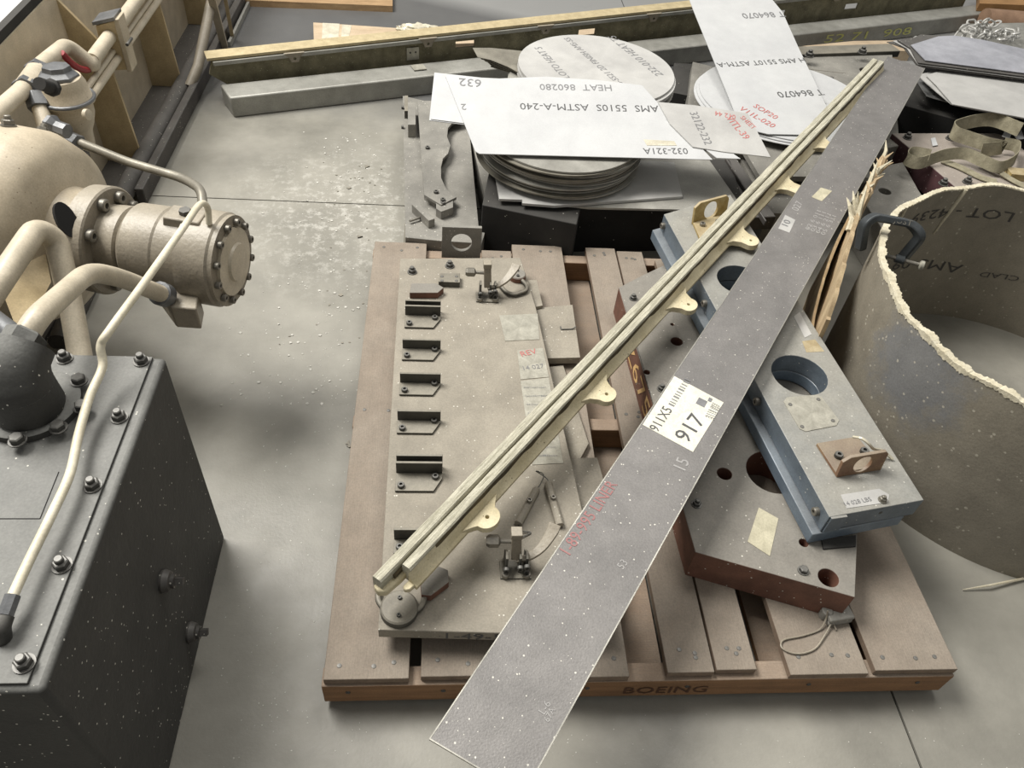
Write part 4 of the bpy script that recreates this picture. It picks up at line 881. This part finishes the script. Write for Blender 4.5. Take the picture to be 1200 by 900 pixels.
obj('floor_pipe', MB().tube(bend([(-1.04, 2.38, .05), (-1.03, 2.05, .05), (-1.03, 1.9, -.0+.02), (-1.02, 1.6, .02)], .08), .03), M_grime, mh)
obj('riser_pipe', MB().tube([P(222, 102, .045), P(232, 78, .10), P(249, -6, .25)], .02, 16), M_motor, mh)
obj('brace', MB().bar(P(263, 55, .02), P(246, -10, .30), .03, .02), M_beige, mh, bevel=.002)
obj('brace', MB().bar(P(272, 42, .02), P(262, -12, .25), .015, .02), M_tan, mh)
kk = obj('kick_strip', MB().bar((-.955, 3.55, .012), (-.955, 5.2, .012), .012, .024), M_alu, mh)
# pipe clamp block
yb_ = PX(150, 82, -1.03).y
def PY(u, v, y):
    r = ray(u, v); return V((0, 0, HC))+r*(y/r.y)
pb = [PY(u, v, yb_) for u, v in ((112, 30), (135, 24), (150, 82), (124, 83))]
cb = obj('pipe_block', MB().prism([(p.x, p.z) for p in pb], -.0, .05, xf=lambda p: V((p.x, yb_+p.z, p.y))), M_tan, mh, bevel=.002)
obj('block_plate', MB().prism([(pb[1].x-.004, pb[1].z+.004), (pb[1].x+.012, pb[1].z+.006), (pb[2].x+.014, pb[2].z-.004), (pb[2].x-.002, pb[2].z-.004)], -.004, .056, xf=lambda p: V((p.x, yb_+p.z, p.y))), M_beige, mh, bevel=.002)
obj('block_cover', MB().prism([(pb[0].x-.006, pb[0].z+.002), (pb[1].x, pb[1].z+.002), (pb[1].x, pb[1].z+.012), (pb[0].x-.006, pb[0].z+.012)], -.006, .07, xf=lambda p: V((p.x, yb_+p.z, p.y))), M_fit, mh)
# measure: place tubes through the block along +y
def along(u, v, x, y0, y1, r, m, nm='pipe'):
    q = PX(u, v, x); return obj(nm, MB().cyl((q.x, y0, q.z), (q.x, y1, q.z), r, n=18), m, mh), q
_, tq = along(126, 46, (pb[0].x+pb[1].x)/2, yb_-.17, yb_+2.2, .021, M_tube)
_, t2 = along(132, 61, (pb[0].x+pb[2].x)/2, yb_-.26, yb_+2.2, .009, M_tube)
_, t3 = along(137, 70, (pb[0].x+pb[2].x)/2+.01, yb_-.33, yb_+2.2, .012, M_tube)
obj('pipe_cap', MB().cyl(PX(152, 48, -1.0)+V((0, -.03, 0)), PX(152, 48, -1.0)+V((0, .02, 0)), .005, n=10), M_darkbolt, mh)
# big pipe with jog, tee and clamps
a1_ = V((tq.x, yb_-.16, tq.z)); xq = tq.x 
pj = [a1_, PX(109, 77, xq), PX(78, 52, -1.11), PX(46, 78, -1.10), PX(28, 104, -1.08), PX(-12, 140, -1.06)]
obj('pipe', MB().tube(bend(pj, .035, 6), .0215, 18), M_tube, mh)
obj('red_hose', MB().tube(smooth([PX(72, 62, -1.085), PX(86, 76, -1.075), PX(100, 82, -1.07), PX(110, 78, -1.075)], 6), .0095, 12), M_red, mh)
tee = PX(37, 95, -1.085); dv = (PX(46, 78, -1.10)-PX(28, 104, -1.08)).normalized()
obj('tee_fitting', MB().cyl(tee-dv*.06, tee+dv*.06, .029, n=20).cyl(tee, PX(42, 112, -1.06), .025, n=20), M_tube, mh, ang=50)
for t in (-.062, .055): obj('collar', MB().cyl(tee+dv*t, tee+dv*(t+.022), .033, n=6), M_fit, mh, bevel=.001, ang=25)
lowt = PX(44, 116, -1.05); lowe = PX(66, 190, -.99)
ld = (lowe-lowt).normalized(); obj('collar', MB().cyl(lowt-ld*.01, lowt+ld*.028, .03, n=6), M_fit, mh, bevel=.001, ang=25)
obj('pipe', MB().cyl(lowt, lowe, .0205, n=18), M_tube, mh)
# filter body
fb = PX(80, 116, -.99)
obj('filter_head', MB().lathe([(.045, .03), (.04, .048), (.02, .056), (-.012, .06), (-.016, .066), (-.024, .066), (-.026, .056), (-.06, .054), (-.09, .044), (-.11, .034), (-.15, .03)], fb+V((0, 0, .02)), (0, 0, 1), 32), M_beige, mh, ang=50)
obj('filter_cap', MB().lathe([(0, .05), (.008, .05), (.018, .036), (.03, .034), (.034, .012)], fb+V((-.005, 0, .058)), (0, .1, 1), 7), M_fit, mh, ang=25, bevel=.001)
obj('filter_clamp', MB().torus(fb+V((0, 0, .004)), .064, .005, (0, 0, 1), 28, 8), M_fit, mh)
obj('side_port', MB().cyl(PX(62, 103, -.95), PX(46, 98, -.95), .015, n=16).lathe([(0, .021), (.012, .021), (.016, .012)], PX(62, 103, -.95), (PX(46, 98, -.95)-PX(62, 103, -.95)), 8), M_black, mh, ang=25)
fp = PX(70, 152, -.92)
obj('port_fitting', MB().lathe([(0, .026), (.01, .027), (.022, .018), (.05, .018)], fp+V((-.03, .02, .0)), (1, -.4, -.1), 8), M_fit, mh, ang=25)
obj('plug', MB().lathe([(0, .014), (.01, .014), (.012, .009)], PX(100, 134, -.93), (1, -.3, .1), 16), M_tube, mh)
# thin steel pipe going right and bending down to the motor
mp0 = P(84, 163, .43); obj('union_nut', MB().cyl(P(76, 160, .43), P(93, 168, .43), .022, n=6), M_fit, mh, ang=25, bevel=.001)
steel = [mp0, P(150, 190, .43), P(215, 209, .44), P(236, 222, .46), P(238, 245, .45), P(237, 262, .43)]
obj('steel_pipe', MB().tube(bend(steel, .04, 5), .0115, 14), M_steel, mh)
obj('lower_fitting', MB().cyl(P(96, 180, .38), P(100, 200, .33), .020, n=8).cyl(P(100, 198, .34), P(92, 206, .32), .018, n=12), M_grime, mh, ang=25)
# bell housing and motor on one axis
MZ = .42
m0 = P(122, 281, MZ); m1 = P(272, 306, MZ); mdv = (m1-m0).normalized()
def MP(t, r=0.0, ang_=0.0):
    sidev = V((0, 0, 1)).cross(mdv).normalized(); return m0+mdv*t+(sidev*math.cos(ang_)+V((0, 0, 1))*math.sin(ang_))*r
obj('bell_housing', MB().lathe([(-.62, .21), (-.60, .232), (-.34, .236), (-.33, .226), (-.15, .222), (-.10, .20), (-.085, .17), (-.07, .11), (-.02, .095)], m0, mdv, 56), M_beige, mh, ang=40)
wq = P(79, 258, .525); wn_ = V((.5, -.6, .5)).normalized(); wx = V((0, 0, 1)).cross(wn_).normalized(); wy = wn_.cross(wx)
obj('inspection_window', MB().prism([(.019*math.cos(k*math.pi/10), .040*math.sin(k*math.pi/10)) for k in range(20)], -.03, .0, xf=lambda p: wq+wx*p.x+wy*p.y+wn_*p.z), M_hole, mh)
for k, a_ in enumerate((2.6, 2.1, 1.2, .7)): put(BOLT, 'bolt', MP(-.2, .223, a_), mh, rotz(MP(0, 1, a_)-MP(0, 0, 0)), 1.2)
fl2 = obj('motor_flange', MB().lathe([(-.03, .10), (-.02, .122), (.02, .124), (.024, .12), (.024, .07)], m0, mdv, 40), M_motor, mh, ang=30)
for a_ in (.35, .95, 1.6, -.3, -1.0, 2.4, 3.2, 4.2): put(CAPL, 'bolt', MP(.024, .10, a_), fl2, rotz(mdv), 1.9)
mo = obj('motor_body', MB().lathe([(.02, .085), (.07, .087), (.075, .08), (.09, .098), (.16, .10), (.165, .097), (.215, .097), (.22, .108), (.29, .108), (.295, .104), (.305, .104), (.306, .085)], m0, mdv, 44), M_motor, mh, ang=30)
endc = obj('end_cap', MB().lathe([(.30, .078), (.313, .078), (.316, .045), (.322, .042), (.324, .01)], m0, mdv, 32), M_tube, mo, ang=30)
for k in range(12): put(CAPL, 'bolt', MP(.308, .089, k*math.pi/6), mo, rotz(mdv), 1.15)
def topbox(t0, t1, w, z0, z1): return MB().hexa([MP(t0, 0)+V((0, 0, z0))+V((0, 0, 0))+MPs*w for MPs in ()] or [], []) 
sv = V((0, 0, 1)).cross(mdv).normalized()
c_ = MP(.22)+V((0, 0, .10)); obj('top_port', MB().hexa([c_+mdv*i*.045+sv*j*.03+V((0, 0, -.02)) for i, j in ((-1, -1), (1, -1), (1, 1), (-1, 1))], [c_+mdv*i*.04+sv*j*.026+V((0, 0, .012)) for i, j in ((-1, -1), (1, -1), (1, 1), (-1, 1))]), M_motor, mo, bevel=.003)
obj('port_nut', MB().cyl(c_+V((0, 0, .01)), c_+V((0, 0, .022)), .013, n=6), M_darkbolt, mo, ang=25)
pf = P(205, 332, MZ-.0)
obj('port_block', MB().prism([P(178, 330, MZ-.03), P(196, 320, MZ-.03), P(226, 328, MZ-.03), P(233, 344, MZ-.03), P(230, 362, MZ-.03), P(200, 360, MZ-.03)], MZ-.09, MZ-.03), M_motor, mo, bevel=.004)
put(BOLT, 'bolt', P(219, 338, MZ-.028), mo, scale=1.3)
# two pipes in front of the housing
tp1 = [P(64, 418, .60), P(72, 385, .62), P(106, 317, .64), P(150, 328, .52), P(188, 344, .42)]
obj('suction_pipe', MB().tube(bend([ed+ev*.0, ed+ev*.05, P(104, 318, .62), P(140, 325, .54), P(190, 345, .42)], .05, 6), .0185, 18), M_tube, mh)
e2 = P(188, 344, .42); d2 = (e2-P(140, 325, .54)).normalized(); obj('union_nut', MB().lathe([(-.02, .02), (-.015, .026), (.012, .026), (.018, .022)], e2+d2*.01, d2, 14), M_fit, mh, ang=30)
obj('arched_pipe', MB().tube(bend([P(-40, 390, .52), P(0, 330, .55), P(42, 268, .56), P(66, 280, .52), P(84, 360, .42), P(96, 430, .35)], .06, 6), .0235, 18), M_tube, mh)
obj('guard_plate', MB().hexa([P(0, 335, .44), P(52, 290, .44), P(60, 330, .40), P(25, 400, .40)], [P(0, 335, .45), P(52, 290, .45), P(60, 330, .41), P(25, 400, .41)]), M_tan, mh)
obj('hose_end', MB().cyl(P(-15, 370, .57), P(14, 392, .57), .02, n=14), M_fit, mh)
# cream hose from the motor port to the tank lid
hs_ = thing('cream_hose', P(80, 560, TZ), 'thin cream plastic hose running from the motor down onto the dark tank lid', 'hose')
hp_ = smooth([P(245, 262, .53), P(243, 243, .57), P(234, 240, .60), P(214, 268, .63), P(170, 330, .66), P(130, 385, .66), P(118, 405, .645), P(120, 430, .62), P(105, 465, .61), P(92, 510, .60), P(82, 555, .60), P(62, 600, .60), P(35, 655, .60), P(14, 700, .60)], 8)
obj('hose_line', MB().tube(hp_, .0068, 12), M_hose, hs_)
obj('hose_ferrule', MB().cyl(P(15, 698, .60), P(6, 722, .595), .0098, n=8), M_fit, hs_, ang=25)
obj('hose_elbow', MB().tube(smooth([P(6, 722, .595), P(2, 735, .59), P(3, 745, .575), P(3, 750, .566)], 4), .011, 12), M_darkbolt, hs_)

# ================================================================== debris
db = MB(); r3 = random.Random(9)
def chip(x, y, s, z=0.0):
    n_ = r3.randint(3, 5); a0_ = r3.random()*6; pts = [(x+s*math.cos(a0_+2*math.pi*k/n_)*r3.uniform(.5, 1.2), y+s*math.sin(a0_+2*math.pi*k/n_)*r3.uniform(.5, 1.2), z) for k in range(n_)]
    hh = s*r3.uniform(.2, .5); db.hexa(pts, [(p[0], p[1], z+hh) for p in pts])
for k in range(420):
    x = r3.gauss(-.33, .12); y = r3.uniform(1.4, 2.85)
    if x < -.215: chip(x, y, r3.choice((.0015, .002, .003, .005)))
for k in range(200): chip(r3.uniform(-.45, -.22), r3.uniform(.3, 1.6), r3.choice((.001, .0015, .002)))
for k in range(160): chip(r3.uniform(-.3, 1.3), r3.uniform(.35, .6), r3.choice((.001, .0015)))
o = obj('debris_chips', db, M_crumb, None); o['label'] = 'pale chips and crumbs scattered on the floor beside the pallet'; o['category'] = 'debris'; o['kind'] = 'stuff'
db = MB()
for x, y, s in ((-.30, 1.86, .008), (-.27, 2.16, .01), (-.33, 2.45, .009), (-.28, 2.6, .012), (-.205, 1.36, .0), ): 
    if s: chip(x, y, s)
q = P(408, 520, 0); chip(q.x, q.y, .010); chip(q.x+.004, q.y-.01, .008)
for k in range(30): chip(r3.uniform(-.45, -.22), r3.uniform(1.5, 2.7), .004)
o = obj('dark_crumbs', db, M_bracket, None); o['label'] = 'dark crumbs scattered on the floor left of the pallet'; o['category'] = 'debris'; o['kind'] = 'stuff'
